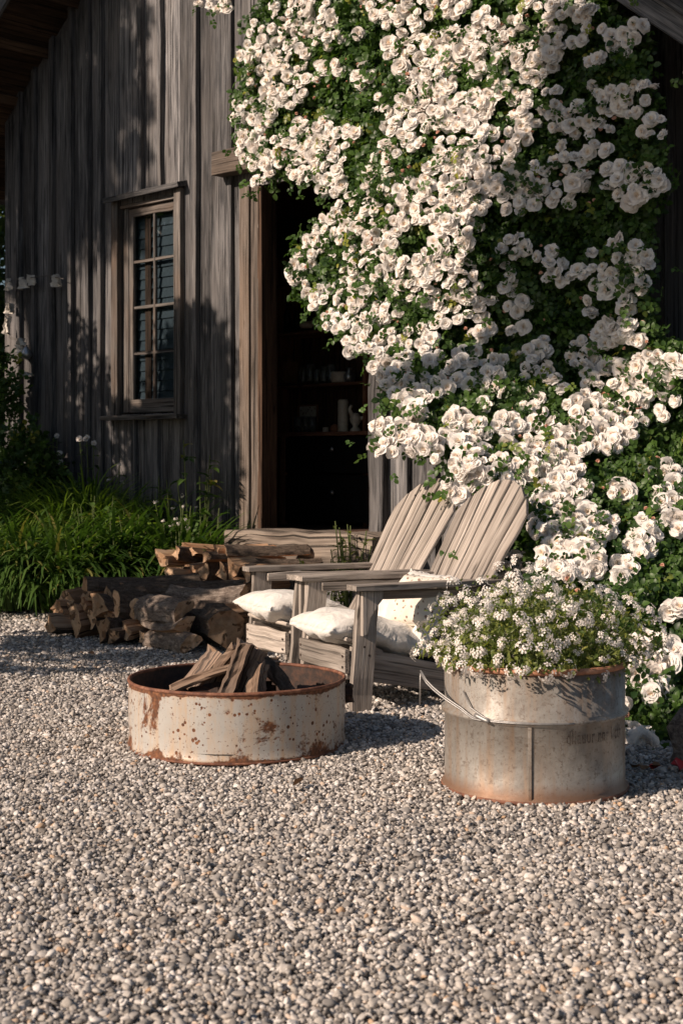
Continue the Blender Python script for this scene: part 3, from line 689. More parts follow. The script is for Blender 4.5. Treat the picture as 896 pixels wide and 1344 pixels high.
# figurine-like white bird ornament and framed print
mb = MB(); lathe(mb, [(0, 0), (.04, .0), (.05, .02), (.02, .05), (.045, .09), (.05, .12), (.03, .16), (0, .17)], 14, wob=.1); tube(mb, [(.03, 0, .11), (.09, 0, .14), (.13, 0, .12)], .018, 7, taper=.4); tube(mb, [(-.02, 0, .13), (-.05, 0, .20), (-.03, 0, .235)], .02, 7, taper=.6)
o = mb.build('ornament', M['cream'], smooth=True); o.location = MW @ cl(466, s2, CD-.03); tag(o, 'white branching ceramic ornament at the right of the counter', 'ornament')
fr = empty('picture_frame', MW @ cl(404, s2, CD+.24), -TH, 'dark framed print leaning at the back of the counter', 'picture')
mb = MB(); L_ = .25
for a, b in (((-.12, 0, 0), (.12, 0, 0)), ((-.12, 0, L_), (.12, 0, L_)), ((-.12, 0, 0), (-.12, 0, L_)), ((.12, 0, 0), (.12, 0, L_))): beam(mb, a, b, .025, .02, up=(0, 1, 0), segs=1, wob=0)
mb.build('frame', M['cab'], fr); mb = MB(); beam(mb, (0, .004, 0), (0, .004, L_), .22, .006, up=(0, 1, 0), segs=1); mb.build('print', M['floral'], fr)
for i, (x, h) in enumerate(((368, .26), (374, .23), (380, .20))):
    mb = MB(); beam(mb, (0, 0, 0), (0, 0, h), .045, .16, up=(0, 1, 0), segs=1, wob=.001); o = mb.build('book', M[('terra', 'cab', 'brownleaf')[i]]); o.location = MW @ cl(x, s1, CD+.10); o.rotation_euler = (0, .06*i, -TH)
    tag(o, ['tallest dark book at the left end of the upper shelf', 'brown book between two others on the upper shelf', 'shortest book leaning next to the jars'][i], 'book', 'books on the upper shelf')
for i, x in enumerate((366, 377, 389, 400)):
    h = (.2, .24, .17, .22)[i]; turned('bottle', ['dark bottle at the left end of the top hutch shelf', 'tallest dark bottle on the top hutch shelf', 'squat dark bottle on the top hutch shelf', 'dark bottle beside the white bird on the top shelf'][i], 'bottle', [(0, 0), (.035, 0), (.037, h*.55), (.013, h*.75), (.013, h), (0, h)], 'glass_dark', x, 433, CD+.1, 'bottles on the top shelf')
mb = MB(); lathe(mb, [(0, 0), (.03, .0), (.045, .03), (.03, .06), (0, .065)], 12, sx=1.6); tube(mb, [(.04, 0, .05), (.075, 0, .075), (.10, 0, .07)], .014, 6, taper=.5)
o = mb.build('bird_ornament', M['cream'], smooth=True); o.location = MW @ cl(402, 447, CD+.0); tag(o, 'small white bird ornament above the jars in the hutch', 'ornament'); o.location.z = (MW @ cl(402, 433, CD)).z+.015

# ---------------------------------------------------------------- the two garden chairs
PH = R(-65)
def screw(mb, p, s, ax='x', r=.006):
    n = 8; v = []
    for h in (0, .0025):
        for i in range(n):
            a = 2*math.pi*i/n; q = (h*s, r*math.cos(a), r*math.sin(a)) if ax == 'x' else (r*math.cos(a), -h, r*math.sin(a)); v.append((p[0]+q[0], p[1]+q[1], p[2]+q[2]))
    mb.add(v, [tuple(range(n, 2*n)), *[(i, (i+1) % n, (i+1) % n+n, i+n) for i in range(n)]], mi=1)
def make_chair(loc, label):
    ch = empty('garden_chair', loc, PH, label, 'chair', 'slatted garden chairs'); m = M['chair']
    def seat_z(y): return .315-.20*(y-.02)/.50 if y < .52 else .115
    for s in (-1, 1):
        x = .285*s
        mb = MB(); beam(mb, (x, .045+.0, 0), (x, .085, .553), .034, .105, up=(0, 1, 0), segs=7, w1=.034, wob=.004); screw(mb, (x+s*.0175, .06, .30), s); screw(mb, (x+s*.0175, .085, .26), s); mb.build('front_leg', [m, M['soot']], ch)
        mb = MB(); pr = [(0, 0), (.105, 0), (.105, .03), (.07, .07), (.035, .12), (.022, .19), (.0, .2)]
        v = [(x+s*(.02+.028*k), .02+(.04)+q, .553-h) for k in (0, 1) for q, h in [(a-.02, b) for a, b in pr]]; n = len(pr)
        mb.add(v, [tuple(range(n)), tuple(range(2*n-1, n-1, -1))]+[(i, i+n, (i+1) % n+n, (i+1) % n) for i in range(n)], [(a, c, b) for a, b, c in v]); mb.build('bracket', m, ch)
        mb = MB(); cv = lambda t: .02*math.sin(math.pi*t)
        board(mb, .105, .028, .80, Matrix.Translation((x+s*.01, 0-.005, .572)) @ Matrix.Rotation(R(-90), 4, 'X') @ Matrix.Rotation(0, 4, 'Z'), segs=9, w1=.075, wob=.003, curve=lambda t: s*(.012-.03*t*t)); mb.build('arm', m, ch)
        mb = MB(); beam(mb, (x-.035*s, .10, .530), (x-.035*s, .70, .528), .045, .022, up=(1, 0, 0), segs=5); mb.build('arm_rail', m, ch)
        mb = MB(); board(mb, .15, .030, 1.02, Matrix.Translation((x-.037*s, .005, .225)) @ Matrix.Rotation(R(-90-11.5), 4, 'X') @ Matrix.Rotation(R(90), 4, 'Z'), segs=8, w1=.10); mb.build('side_rail', m, ch)
        mb = MB(); beam(mb, (x-.075*s, .63, .0), (x-.075*s, .70, .53), .06, .028, up=(1, 0, 0), segs=4); mb.build('rear_leg', m, ch)
    mb = MB(); beam(mb, (-.262, -.006, .23), (.262, -.006, .235), .115, .028, up=(0, 1, 0), segs=6, wob=.004, ch=.005)
    for q in (-.24, .24): screw(mb, (q, -.0205, .255), 1, 'y'); screw(mb, (q, -.0205, .205), 1, 'y')
    mb.build('apron', [m, M['soot']], ch)
    mb = MB()
    for i in range(8):
        y = .02+.062*i; z = .325-.195*min(1, i/7)**1.1; beam(mb, (-.262, y, z), (.262, y, z), .066, .022, up=(0, .3, 1), segs=5, wob=.003, ch=.005 if i else .008)
    mb.build('seat', m, ch)
    mb = MB(); n = 7; tilt = R(30)
    for i in range(n):
        t = (i-(n-1)/2); fan = R(1.9*t); w = .071
        L = 1.10-.0155*t*t
        mt = Matrix.Translation((t*.068, .455, .10)) @ Matrix.Rotation(-tilt, 4, 'X') @ Matrix.Rotation(fan, 4, 'Y')
        board(mb, .0600, .020, L, mt, segs=8, w1=.085, wob=.003, ch=.005, slope=-.031*t/.088)
    mb.build('backrest', m, ch)
    mb = MB(); up = Vector((0, -math.cos(tilt), math.sin(tilt)))
    for d_, w_ in ((.13, .50), (.50, .60), (.80, .56)):
        c = Vector((0, .455+math.sin(tilt)*d_+.026, .10+math.cos(tilt)*d_)); beam(mb, c+Vector((-w_/2, 0, 0)), c+Vector((w_/2, 0, 0)), .06, .028, up=(0, math.cos(tilt), -math.sin(tilt)), segs=4)
    mb.build('back_rail', m, ch)
    return ch
CW = Vector((math.cos(PH), math.sin(PH), 0))
O1 = Vector((.048, 6.57, 0))-CW*.30; O2 = O1-CW*.71
ch1 = make_chair(O1, 'nearer weathered wooden garden chair, beside the metal planter, roses over its back')
ch2 = make_chair(O2, 'farther weathered wooden garden chair, next to the firewood stack')
def cushion(name, label, cat, w, d, t, parent_M, loc, rx=0, ry=0, rz=0, mat='cotton', seed=0, p=3.0, crease=.012, sag=0):
    n = 22; mb = MB(); v = []; f = []; r = random.Random(seed); ph = [r.uniform(0, 6.28) for _ in range(6)]
    for s in (1, -1):
        for j in range(n+1):
            for i in range(n+1):
                a = i/n*2-1; b = j/n*2-1; a_, b_ = math.sin(a*math.pi/2), math.sin(b*math.pi/2)
                rr = max(0, (1-abs(a_)**p))*max(0, (1-abs(b_)**p)); th = t/2*rr**.42
                pin = 1-.06*(1-abs(b_))*abs(a_)**4
                wr = crease*(math.sin(a_*9+b_*3+ph[0])*math.sin(b_*5+ph[1])+.7*math.sin((a_*b_)*14+ph[2])+.5*math.sin(a_*16-b_*9+ph[3]))*min(1, rr*2.2)
                edge = .008*math.sin(a_*21+ph[4])*(abs(b_) > .97)+.008*math.sin(b_*19+ph[5])*(abs(a_) > .97)
                v.append((a_*w/2*pin+edge, b_*d/2*(1-.05*(1-abs(a_))*abs(b_)**4)+edge, s*(th+wr)-sag*(b_ < 0)*b_*b_+edge))
        o0 = 0 if s > 0 else (n+1)**2
        for j in range(n):
            for i in range(n):
                q = (o0+j*(n+1)+i, o0+j*(n+1)+i+1, o0+(j+1)*(n+1)+i+1, o0+(j+1)*(n+1)+i); f.append(q if s > 0 else q[::-1])
    k = n+1; per = [j for j in range(k)]+[j*k+n for j in range(1, k)]+[n*k+j for j in range(n-1, -1, -1)]+[j*k for j in range(n-1, 0, -1)]
    for a, b in zip(per, per[1:]+per[:1]): f.append((a, a+k*k, b+k*k, b))
    mb.add(v, f); o = mb.build(name, M[mat], smooth=True)
    o.matrix_world = parent_M @ TM(loc, rx, ry, rz); tag(o, label, cat); return o
def CMt(o): return Matrix.Translation(o) @ Matrix.Rotation(PH, 4, 'Z')
cushion('seat_cushion', 'plump white seat cushion on the nearer chair, overhanging its front', 'cushion', .50, .60, .16, CMt(O1), (0, .22, .335), rx=R(-17), seed=1, crease=.007, sag=.05)
cushion('seat_cushion', 'white seat cushion on the farther chair by the firewood', 'cushion', .50, .58, .17, CMt(O2), (0, .20, .365), rx=R(-15), seed=2, crease=.007, sag=.03)
cushion('back_pillow', 'large white pillow leaning against the nearer chair back', 'pillow', .46, .40, .16, CMt(O1), (.03, .47, .42), rx=R(62), seed=3, p=2.4)
cushion('patterned_pillow', 'small patterned beige pillow beside the planter flowers', 'pillow', .30, .26, .13, CMt(O1), (.13, .42, .48), rx=R(58), rz=.3, seed=4, mat='floral', p=2.2)
mb = MB(); lathe(mb, [(0, -.055), (.08, -.05), (.125, -.03), (.138, 0), (.125, .03), (.08, .05), (0, .055)], 28, wob=.015)
o = mb.build('round_pillow', M['cotton'], smooth=True); o.matrix_world = CMt(O1) @ TM((-.13, .36, .42), R(58), 0, .3); tag(o, 'round off white pillow at the far side of the nearer chair', 'pillow')

# ---------------------------------------------------------------- steel planter and its flowers
pc = G(700.5, 1030); PR = .318; PHt = .445
pl = empty('metal_planter', pc, 0, 'round galvanised metal drum planter full of small white flowers', 'planter')
mb = MB(); rb = .272
lathe(mb, [(0, .01), (PR-.012, .01), (PR-.010, .0), (PR+.006, .0), (PR+.008, .014), (PR-.002, .022), (PR-.003, rb-.012), (PR+.009, rb-.005), (PR+.010, rb+.005), (PR-.003, rb+.014), (PR-.001, PHt-.01), (PR-.010, PHt-.01), (PR-.014, .36)], 96, wob=.0035)
a = R(-97); mb.build('body', M['zinc'], pl, smooth=True)
mb = MB(); pr = [(PR+.001+.011*math.cos(t), PHt-.004+.011*math.sin(t)) for t in np.linspace(0, 2*math.pi, 10)[:-1]]; lathe(mb, pr, 96, wob=.004, closed=True); mb.build('rim', M['copper'], pl, smooth=True)
mb = MB(); pr = [(PR+.003+.009*math.cos(t), .006+.009*math.sin(t)) for t in np.linspace(0, 2*math.pi, 9)[:-1]]; lathe(mb, pr, 96, wob=.004, closed=True); mb.build('base_ring', M['rust'], pl, smooth=True)
def cyl(a, z, r=PR): return (r*math.cos(a), r*math.sin(a), z)
sa_ = math.atan2(-math.sqrt(PR**2-.055**2), -.055)
mb = MB()
for i in range(12):
    z0 = .015+.245*i/12; z1 = z0+.245/12
    mb.add([cyl(sa_-.022, z0, PR-.002), cyl(sa_-.014, z0, PR+.006), cyl(sa_+.014, z0, PR+.006), cyl(sa_+.022, z0, PR-.002), cyl(sa_-.022, z1, PR-.002), cyl(sa_-.014, z1, PR+.006), cyl(sa_+.014, z1, PR+.006), cyl(sa_+.022, z1, PR-.002)], [(0, 1, 5, 4), (1, 2, 6, 5), (2, 3, 7, 6)])
mb.build('seam', M['zinc'], pl)
# stencilled, half-worn lettering wrapped round the drum
tcu = bpy.data.curves.new('lettering', 'FONT'); tcu.body = 'dllauur nnr l cth'; tcu.size = .062; tcu.space_character = 1.12
to = bpy.data.objects.new('lettering', tcu); COL.objects.link(to); dg = bpy.context.evaluated_depsgraph_get(); dg.update()
tm = bpy.data.meshes.new_from_object(to.evaluated_get(dg)); COL.objects.unlink(to); bpy.data.objects.remove(to)
xs = [v.co.x for v in tm.vertices]; x1 = max(xs); sc = .255/x1; a0 = -math.pi/2+math.asin((724-700.5)/118)
import bmesh
bm = bmesh.new(); bm.from_mesh(tm); bmesh.ops.triangulate(bm, faces=bm.faces); bmesh.ops.subdivide_edges(bm, edges=[e for e in bm.edges if e.calc_length() > .01], cuts=2)
for v in bm.verts:
    an = a0+(v.co.x*sc)/PR; v.co = Vector(cyl(an+random.uniform(-.004, .004), .203+v.co.y*1.05+random.uniform(-.0012, .0012), PR+.0035))
bm.to_mesh(tm); bm.free(); tm.materials.clear(); tm.materials.append(M['worn_ink']); to = bpy.data.objects.new('lettering', tm); COL.objects.link(to); to.parent = pl
# the wire bail hanging off the left ear, resting on the drum's band
mb = MB(); ears = []
for off in (0, .010):
    pts = []
    for t in np.linspace(0, 1, 22):
        an = R(186)+t*R(100); rr = PR+.012+.075*max(0, 1-t*3.4)**1.2; z = .40-(.128)*min(1, (t*2.6))**.7+off*(1-t)
        pts.append(cyl(an, z, rr))
    tube(mb, pts, .0032, 6)
tube(mb, [cyl(R(186), .40, PR+.087), cyl(R(185), .36, PR+.087), cyl(R(186), .29, PR+.089)], .003, 6)
tube(mb, [cyl(R(215), .36, PR+.006), cyl(R(222), .31, PR+.012), cyl(R(232), .285, PR+.013), cyl(R(238), .275, PR+.012)], .0028, 6)
tube(mb, [cyl(R(226+i*2.0), .288-.0035*i, PR+.014) for i in range(6)], .0075, 8)
mb.build('wire_handle', M['steel'], pl, smooth=True)
mb = MB(); lathe(mb, [(0, .40), (PR-.02, .395)], 48); mb.build('potting_soil', M['soil'], pl)
fl = empty('potted_flowers', pc+Vector((0, 0, .40)), 0, 'mound of tiny white blossoms spilling over the metal planter', 'flowers')
def mound(n, rx=.41, rz=.31, shell=.55):
    u = rng.uniform(0, 2*math.pi, n); c = rng.uniform(-.05, 1, n); k = rng.uniform(shell, 1, n)**.5
    s = np.sqrt(1-np.clip(c, 0, 1)**2); bumpn = 1+.13*np.sin(u*3+1)+.09*np.sin(u*7+c*5)
    p = np.c_[np.cos(u)*s*rx*k*bumpn, np.sin(u)*s*rx*.92*k*bumpn, c*rz*k*bumpn]
    p[:, 2] = np.where(np.hypot(p[:, 0], p[:, 1]) < PR, np.maximum(p[:, 2], .02), np.maximum(p[:, 2]+.03, .055))
    return p
pts = mound(5200, shell=.25); d = pts/np.array([.41, .38, .31])**1+np.array([0, 0, .5])
tiny = leaf_t(1, .55, .15, .2)
o = scatter('foliage', [tiny], M['leaf2'], pts, rots_facing(d+rng.normal(0, .6, d.shape), .6), rng.uniform(.016, .030, len(pts)), fl)
mb = MB()
for i in range(110):
    p = mound(1, shell=.9)[0]; tube(mb, [(p[0]*.45, p[1]*.45, 0), (p[0]*.8, p[1]*.8, p[2]*.6), tuple(p)], .0016, 4)
mb.build('stems', M['stem'], fl)
FC = [mesh_from_t('flower_head', floret_cluster(40+i, 8), M['petal2'], rng.random()) for i in range(6)]
hp = mound(2600, .40, .33, .80); vis = hp[:, 1] < .10; hp = np.vstack([hp[vis], hp[~vis]])
keep = []; 
for p in hp:
    if all((p[0]-q[0])**2+(p[1]-q[1])**2+(p[2]-q[2])**2 > .055**2 for q in keep): keep.append(p)
    if len(keep) >= 210: break
keep = np.array(keep)
front = np.argsort(keep[:, 1])[:100]
for i in front:
    o = bpy.data.objects.new('flower_head', FC[i % 6]); COL.objects.link(o); o.parent = fl; p = keep[i]; o.location = p
    dd = Vector((p[0], p[1]-.1, p[2]*1.2+.05)).normalized(); q = dd.to_track_quat('Z', 'Y'); o.rotation_euler = q.to_euler(); s = random.uniform(.030, .046)*(1.0 if random.random() < .75 else .7); o.scale = (s,)*3
rest = np.delete(keep, front, axis=0); dd = rest+np.array([0, -.1, .1])
o = scatter('flower_heads', [floret_cluster(40+i, 8) for i in range(6)], M['petal2'], rest, rots_facing(dd, .3), rng.uniform(.030, .046, len(rest)), fl); o['kind'] = 'stuff'

# ---------------------------------------------------------------- the fire ring and its wood
fc = G(310.5, 975); FR = .438; FH = .265
fp = empty('fire_ring', fc, 0, 'low round fire ring of chipped white steel with rust spots', 'fire pit')
mb = MB(); lathe(mb, [(FR-.004, .0), (FR+.012, .002), (FR+.002, .018), (FR-.003, .05), (FR+.001, .14), (FR-.001, .22), (FR+.002, FH)], 96, wob=.006); mb.build('outer_wall', M['ring'], fp, smooth=True)
mb = MB(); lathe(mb, [(FR-.006, FH), (FR-.009, .15), (FR-.008, .03)], 96, wob=.006); mb.build('inner_wall', M['soot'], fp, smooth=True)
mb = MB(); pr = [(FR-.002+.0075*math.cos(t), FH+.0075*math.sin(t)) for t in np.linspace(0, 2*math.pi, 9)[:-1]]; lathe(mb, pr, 96, wob=.006, closed=True); mb.build('rim', M['rust'], fp, smooth=True)
mb = MB(); pr = [(FR+.004+.008*math.cos(t), .005+.006*math.sin(t)) for t in np.linspace(0, 2*math.pi, 9)[:-1]]; lathe(mb, pr, 96, wob=.008, closed=True); mb.build('base_lip', M['rust'], fp, smooth=True)
mb = MB(); lathe(mb, [(0, .11), (.15, .10), (.30, .06), (FR-.012, .04)], 48, wob=.04); mb.build('ash_bed', M['ash'], fp, smooth=True)
def log(mt, L_, r, kind='split', seed=0, mats=('split', 'bark', 'end'), name='firewood_log', label='', group=None, cat='log', rough=.075):
    """Firewood along +z: a round or a split billet; slot 0 split face, 1 bark, 2 sawn end."""
    q = random.Random(seed)
    if kind == 'round': n = 16; ring = [(r*math.cos(2*math.pi*i/n), r*math.sin(2*math.pi*i/n)) for i in range(n)]; mi = [1]*n
    elif kind == 'half':
        n = 9; ring = [(r*math.cos(math.pi*i/(n-1)), r*.9*math.sin(math.pi*i/(n-1))-r*.35) for i in range(n)]+[(-r*.5, -r*.42), (0, -r*.38), (r*.5, -r*.41)]; mi = [1]*(n-1)+[0]*4
    elif kind == 'quarter':
        n = 7; ring = [(r*1.35*math.cos(R(45)+math.pi/2*i/(n-1)), r*1.35*math.sin(R(45)+math.pi/2*i/(n-1))-r*.65) for i in range(n)]+[(-r*.5, -.1*r), (-.04*r, -r*.72), (.04*r, -.72*r), (r*.5, -.08*r)]; mi = [1]*(n-1)+[0]*5
    else:
        k = q.randint(4, 5); an = sorted(q.uniform(0, .8)+2*math.pi*i/k for i in range(k)); cs = [(r*math.cos(a)*q.uniform(.75, 1.1), r*.72*math.sin(a)*q.uniform(.8, 1.1)) for a in an]
        ring = []
        for i in range(k):
            a, b = cs[i], cs[(i+1) % k]
            for t in (0, .33, .66): ring.append((a[0]+(b[0]-a[0])*t+q.uniform(-.04, .04)*r, a[1]+(b[1]-a[1])*t+q.uniform(-.04, .04)*r))
        mi = [0]*len(ring); s0 = q.randint(0, k-1)*3
        for j in range(3): mi[s0+j] = 1
    m = len(ring); segs = 10; v = []; g = []; f = []; mm = []
    bx, by = q.uniform(-.06, .06), q.uniform(-.06, .06); jit = [q.uniform(-1, 1)*rough*r for _ in range(m)]
    for i in range(segs+1):
        t = i/segs; sc_ = 1+.06*math.sin(t*5+seed)+q.uniform(-.02, .02); cx = bx*L_*math.sin(math.pi*t); cy = by*L_*math.sin(math.pi*t)
        for k_, (x, y) in enumerate(ring):
            d_ = 1+jit[k_]/r+q.uniform(-rough, rough)
            ez = (q.uniform(-.012, .012) if i in (0, segs) else 0)
            v.append((x*sc_*d_+cx, y*sc_*d_+cy, L_*t+ez)); g.append((x, L_*t, y))
    for i in range(segs):
        for k_ in range(m): a = i*m+k_; b = i*m+(k_+1) % m; f.append((a, b, b+m, a+m)); mm.append(mi[k_])
    mb = MB(); mb.add(xf(mt, np.array(v)) if mt is not None else v, f, g, r=q.random(), mi=mm)
    for e, i0 in ((0, 0), (1, segs*m)):
        cen = np.mean([v[i0+k_] for k_ in range(m)], axis=0); vv = [v[i0+k_] for k_ in range(m)]+[tuple(cen)]
        gg = [(p[0]*.5, math.hypot(p[0], p[1])*6, p[1]*.5) for p in vv]; ff = [((k_+1) % m, k_, m) if e == 0 else (k_, (k_+1) % m, m) for k_ in range(m)]
        mb.add(vv, ff, gg, r=q.random(), mi=2)
    o = mb.build(name, [M[x] for x in mats]); 
    return tag(o, label, cat, group)
def place_log(px, py, Y, yaw, L_, r, kind, seed, mats, label, pitch=0, roll=0, from_end=True, group='split firewood logs', name='firewood_log', cat='log', **kw):
    """The near end's centre shows at (px,py) at depth Y; the log runs away along yaw."""
    d = Vector((math.cos(yaw)*math.cos(pitch), math.sin(yaw)*math.cos(pitch), math.sin(pitch)))
    q = d.to_track_quat('Z', 'Y'); o = log(None, L_, r, kind, seed, mats, name, label, group, cat, **kw)
    o.matrix_world = Matrix.Translation(P(px, py, Y)) @ q.to_matrix().to_4x4() @ Matrix.Rotation(roll, 4, 'Z')
    bpy.context.view_layer.update()
    lo = min((o.matrix_world @ v.co).z for v in o.data.vertices)
    if lo < 0.0: o.location.z -= lo
    return o
SP, BI, RO = ('split', 'bark', 'end'), ('split', 'birch', 'end'), ('end', 'bark', 'end')
# lower stack: left billets (sawn ends to the left), then birch pieces with ends to the right
A = R(46)
LOGS = [(147, 833, 8.98, R(60), .4, .07, 'quarter', 81, SP, 'wedge on the gravel between the orange and the reddish ends', 2.4),(115, 783, 9.28, R(52), .45, .075, 'split', 82, SP, 'split end just under the top left long log', .2),(140, 783, 9.2, R(48), .5, .07, 'quarter', 83, SP, 'wedge end under the middle of the top long log', 1.1),(75, 800, 9.45, R(48), .45, .08, 'split', 84, SP, 'end seen just above the lone wedge log at far left', .9),
 
 (66, 818, 9.35, R(35), .42, .085, 'quarter', 1, RO, 'wedge shaped log lying alone at the left foot of the lower stack', R(180)),
 (100, 823, 9.25, A, .45, .10, 'split', 2, SP, 'upright split log end at bottom left of the lower stack', 1.4),
 (133, 829, 9.05, A, .45, .10, 'quarter', 3, SP, 'orange faced log on the gravel, third along the lower stack', 2.0),
 (165, 828, 9.0, A, .4, .085, 'split', 4, SP, 'reddish log end on the gravel beside the birch logs', .9),
 (86, 786, 9.5, A, .5, .10, 'split', 5, SP, 'dark barked log at the upper left corner of the lower stack', .3),
 (106, 797, 9.3, A, .5, .09, 'split', 6, SP, 'tan split log in the middle row, left side of the lower stack', 2.6),
 (129, 796, 9.15, A, .5, .105, 'quarter', 7, SP, 'pale wedge log in the middle row of the lower stack', .5),
 (152, 797, 9.1, R(38), .6, .11, 'half', 8, SP, 'upright pale half log end right of the wedge log', 1.9),
 (112, 768, 9.4, R(22), .75, .095, 'half', 9, SP, 'long barked log on top of the lower stack at left', 0),
 (160, 776, 9.3, R(18), .8, .09, 'half', 10, SP, 'long barked log on top of the lower stack at centre', .3),
 (193, 779, 9.4, R(12), .6, .060, 'split', 11, SP, 'dark bark slab bridging the top of the lower stack', .2)]
for (px, py, Y, yaw, L_, r, k, sd, mt, lb, rl) in LOGS: place_log(px, py, Y, yaw, L_, r, k, sd, mt, lb, roll=rl)
B = R(148)    # these show their right ends
LB = [(187, 838, 8.95, A, .4, .055, 'quarter', 61, SP, 'small wedge log on the gravel left of the lowest birch log', .8), (178, 800, 9.05, A, .45, .075, 'round', 62, BI, 'round birch end left of the topmost birch log', .4), (143, 812, 9.12, A, .5, .075, 'split', 63, SP, 'split log end in the middle of the left cluster', 1.0), (95, 805, 9.42, A, .5, .08, 'quarter', 65, SP, 'wedge log low behind the leftmost log', .7), (120, 812, 9.22, A, .5, .07, 'half', 66, SP, 'half log end between the two left rows', 1.2),(172, 786, 9.25, A, .6, .08, 'half', 67, SP, 'dark half log above the round birch end', .5),
 (287, 803, 9.0, R(30), .5, .08, 'split', 64, SP, 'split log resting on the round log end', .5),
 (250, 846, 8.6, R(130), .42, .082, 'half', 21, BI, 'lowest birch log of the lower stack, split face to the right', -.5),
 (244, 823, 8.68, R(128), .42, .080, 'quarter', 22, BI, 'middle birch log between two others in the lower stack', -.4),
 (241, 800, 8.74, R(130), .45, .095, 'half', 23, BI, 'topmost thick birch log with torn split face', -.6),
 (297, 824, 8.75, R(115), .5, .118, 'round', 24, RO, 'round dark log end beside the farther chair leg', 0),
 (326, 826, 9.2, R(110), .5, .095, 'round', 25, SP, 'round log half hidden behind the farther chair', 0),
 (321, 785, 9.1, R(165), .5, .075, 'round', 26, BI, 'grey barked round log on top beside the farther chair', 0),
 (284, 785, 9.35, R(160), .6, .07, 'half', 27, SP, 'rough barked half log above the round log end', .2),
 (262, 800, 9.4, R(140), .6, .09, 'split', 28, SP, 'dark split log in the gap behind the birch logs', .7),
 (215, 788, 9.45, R(175), .5, .07, 'split', 29, SP, 'short dark split log behind the topmost birch log', .1)]
for (px, py, Y, yaw, L_, r, k, sd, mt, lb, rl) in LB: place_log(px, py, Y, yaw, L_, r, k, sd, mt, lb, roll=rl)
LC = [(222, 752, 10.3, R(50), .4, .06, 'split', 71, SP, 'small split end below the broad pale end of the upper stack', .6),(290, 752, 10.2, R(55), .4, .075, 'quarter', 72, SP, 'dark wedge end between the tall wedge and the large pale wedge', 1.2),(270, 732, 10.3, R(48), .45, .06, 'quarter', 73, SP, 'small wedge end in the second row of the upper stack', .5),(322, 752, 10.1, R(52), .4, .075, 'half', 74, SP, 'half round end at the right of the upper stack, above the chair arm', 1.0),
 (212, 733, 10.5, R(42), .5, .095, 'split', 31, RO, 'broad pale log end at the left of the upper stack', .4),
 (231, 726, 10.45, R(46), .6, .055, 'quarter', 32, SP, 'narrow pale wedge log, second from left on the upper stack', 1.4),
 (233, 752, 10.4, R(46), .5, .072, 'quarter', 33, SP, 'upright wedge log under the narrow pale one', 2.2),
 (251, 748, 10.4, R(48), .5, .068, 'split', 34, SP, 'small split log between two wedge logs of the upper stack', .2),
 (267, 750, 10.35, R(48), .5, .085, 'quarter', 35, SP, 'tall narrow wedge log in the middle of the upper stack', 1.7),
 (252, 724, 10.5, R(42), .7, .065, 'split', 36, SP, 'flat split log with reddish bark on the upper stack', .1),
 (284, 724, 10.4, R(34), .6, .068, 'split', 37, SP, 'pale faced split log at the top centre of the upper stack', .3),
 (304, 746, 10.15, R(40), .5, .098, 'quarter', 38, RO, 'large pale wedge log nearest the chair arm on the upper stack', 2.7),
 (296, 722, 10.35, R(9), .6, .074, 'half', 39, SP, 'reddish brown barked log topping the right of the upper stack', .1),
 (308, 768, 10.1, R(42), .45, .080, 'split', 40, SP, 'split log at the lower right of the upper stack', .8),
 (240, 716, 10.6, R(12), .8, .040, 'split', 41, SP, 'thin bark strip lying across the top of the upper stack', 0),
 (280, 772, 10.4, R(42), .6, .09, 'half', 42, SP, 'dark log supporting the middle of the upper stack', 0),
 (245, 775, 10.5, R(15), .6, .09, 'round', 43, SP, 'round dark log supporting the left of the upper stack', 0),
 (330, 740, 10.3, R(8), .5, .06, 'split', 44, SP, 'pale split plank log just behind the farther chair arm', .2),
 (262, 793, 10.5, R(12), .8, .09, 'round', 45, SP, 'lowest round log hidden beneath the upper stack', 0)]
for (px, py, Y, yaw, L_, r, k, sd, mt, lb, rl) in LC: place_log(px, py, Y, yaw, L_, r, k, sd, mt, lb, roll=rl)
# the wood laid in the ring: chunky, splintered
FW = ('char', 'char', 'char')
def fw(px, py, dY, tx, tz, yaw, L_, r, k, sd, lb, mats=FW, roll=0):
    d = Vector((tx, yaw, tz)).normalized(); o = log(None, L_, r, k, sd, mats, 'firewood_log', lb, 'logs laid in the fire ring', 'log', rough=.16)
    o.matrix_world = Matrix.Translation(P(px, py, fc.y+dY)) @ d.to_track_quat('Z', 'Y').to_matrix().to_4x4() @ Matrix.Rotation(roll, 4, 'Z')
fw(224, 907, -.02, .93, .22, .25, .46, .042, 'split', 51, 'long flat grooved log leaning left in the fire ring')
fw(292, 922, -.10, .36, .93, .05, .255, .060, 'split', 52, 'splintered upright log at the centre of the fire ring', roll=.5)
fw(252, 908, .14, .45, .6, .1, .19, .060, 'split', 53, 'pale squared log behind the pile in the fire ring', ('char', 'bark', 'end'), roll=.7)
fw(276, 904, .08, .45, .65, .05, .20, .045, 'quarter', 54, 'grey curved log behind the upright splintered log', roll=2)
fw(385, 918, .02, -.55, .55, .2, .27, .062, 'half', 55, 'dark grey weathered log leaning right in the fire ring', ('char', 'bark', 'char'), roll=.3)
fw(336, 925, -.12, .08, .9, .3, .17, .042, 'split', 56, 'short grey block between the two leaning logs')
fw(312, 920, -.02, .34, .8, .1, .225, .040, 'split', 57, 'thin splintered stick right of the central log', roll=1)
fw(392, 912, .10, .95, .02, .1, .22, .040, 'round', 58, 'charred black log lying at the right of the fire ring', ('soot', 'soot', 'soot'))
fw(250, 920, .0, .9, .02, .3, .34, .05, 'round', 59, 'charred log lying under the fire ring pile', ('soot', 'soot', 'soot'))

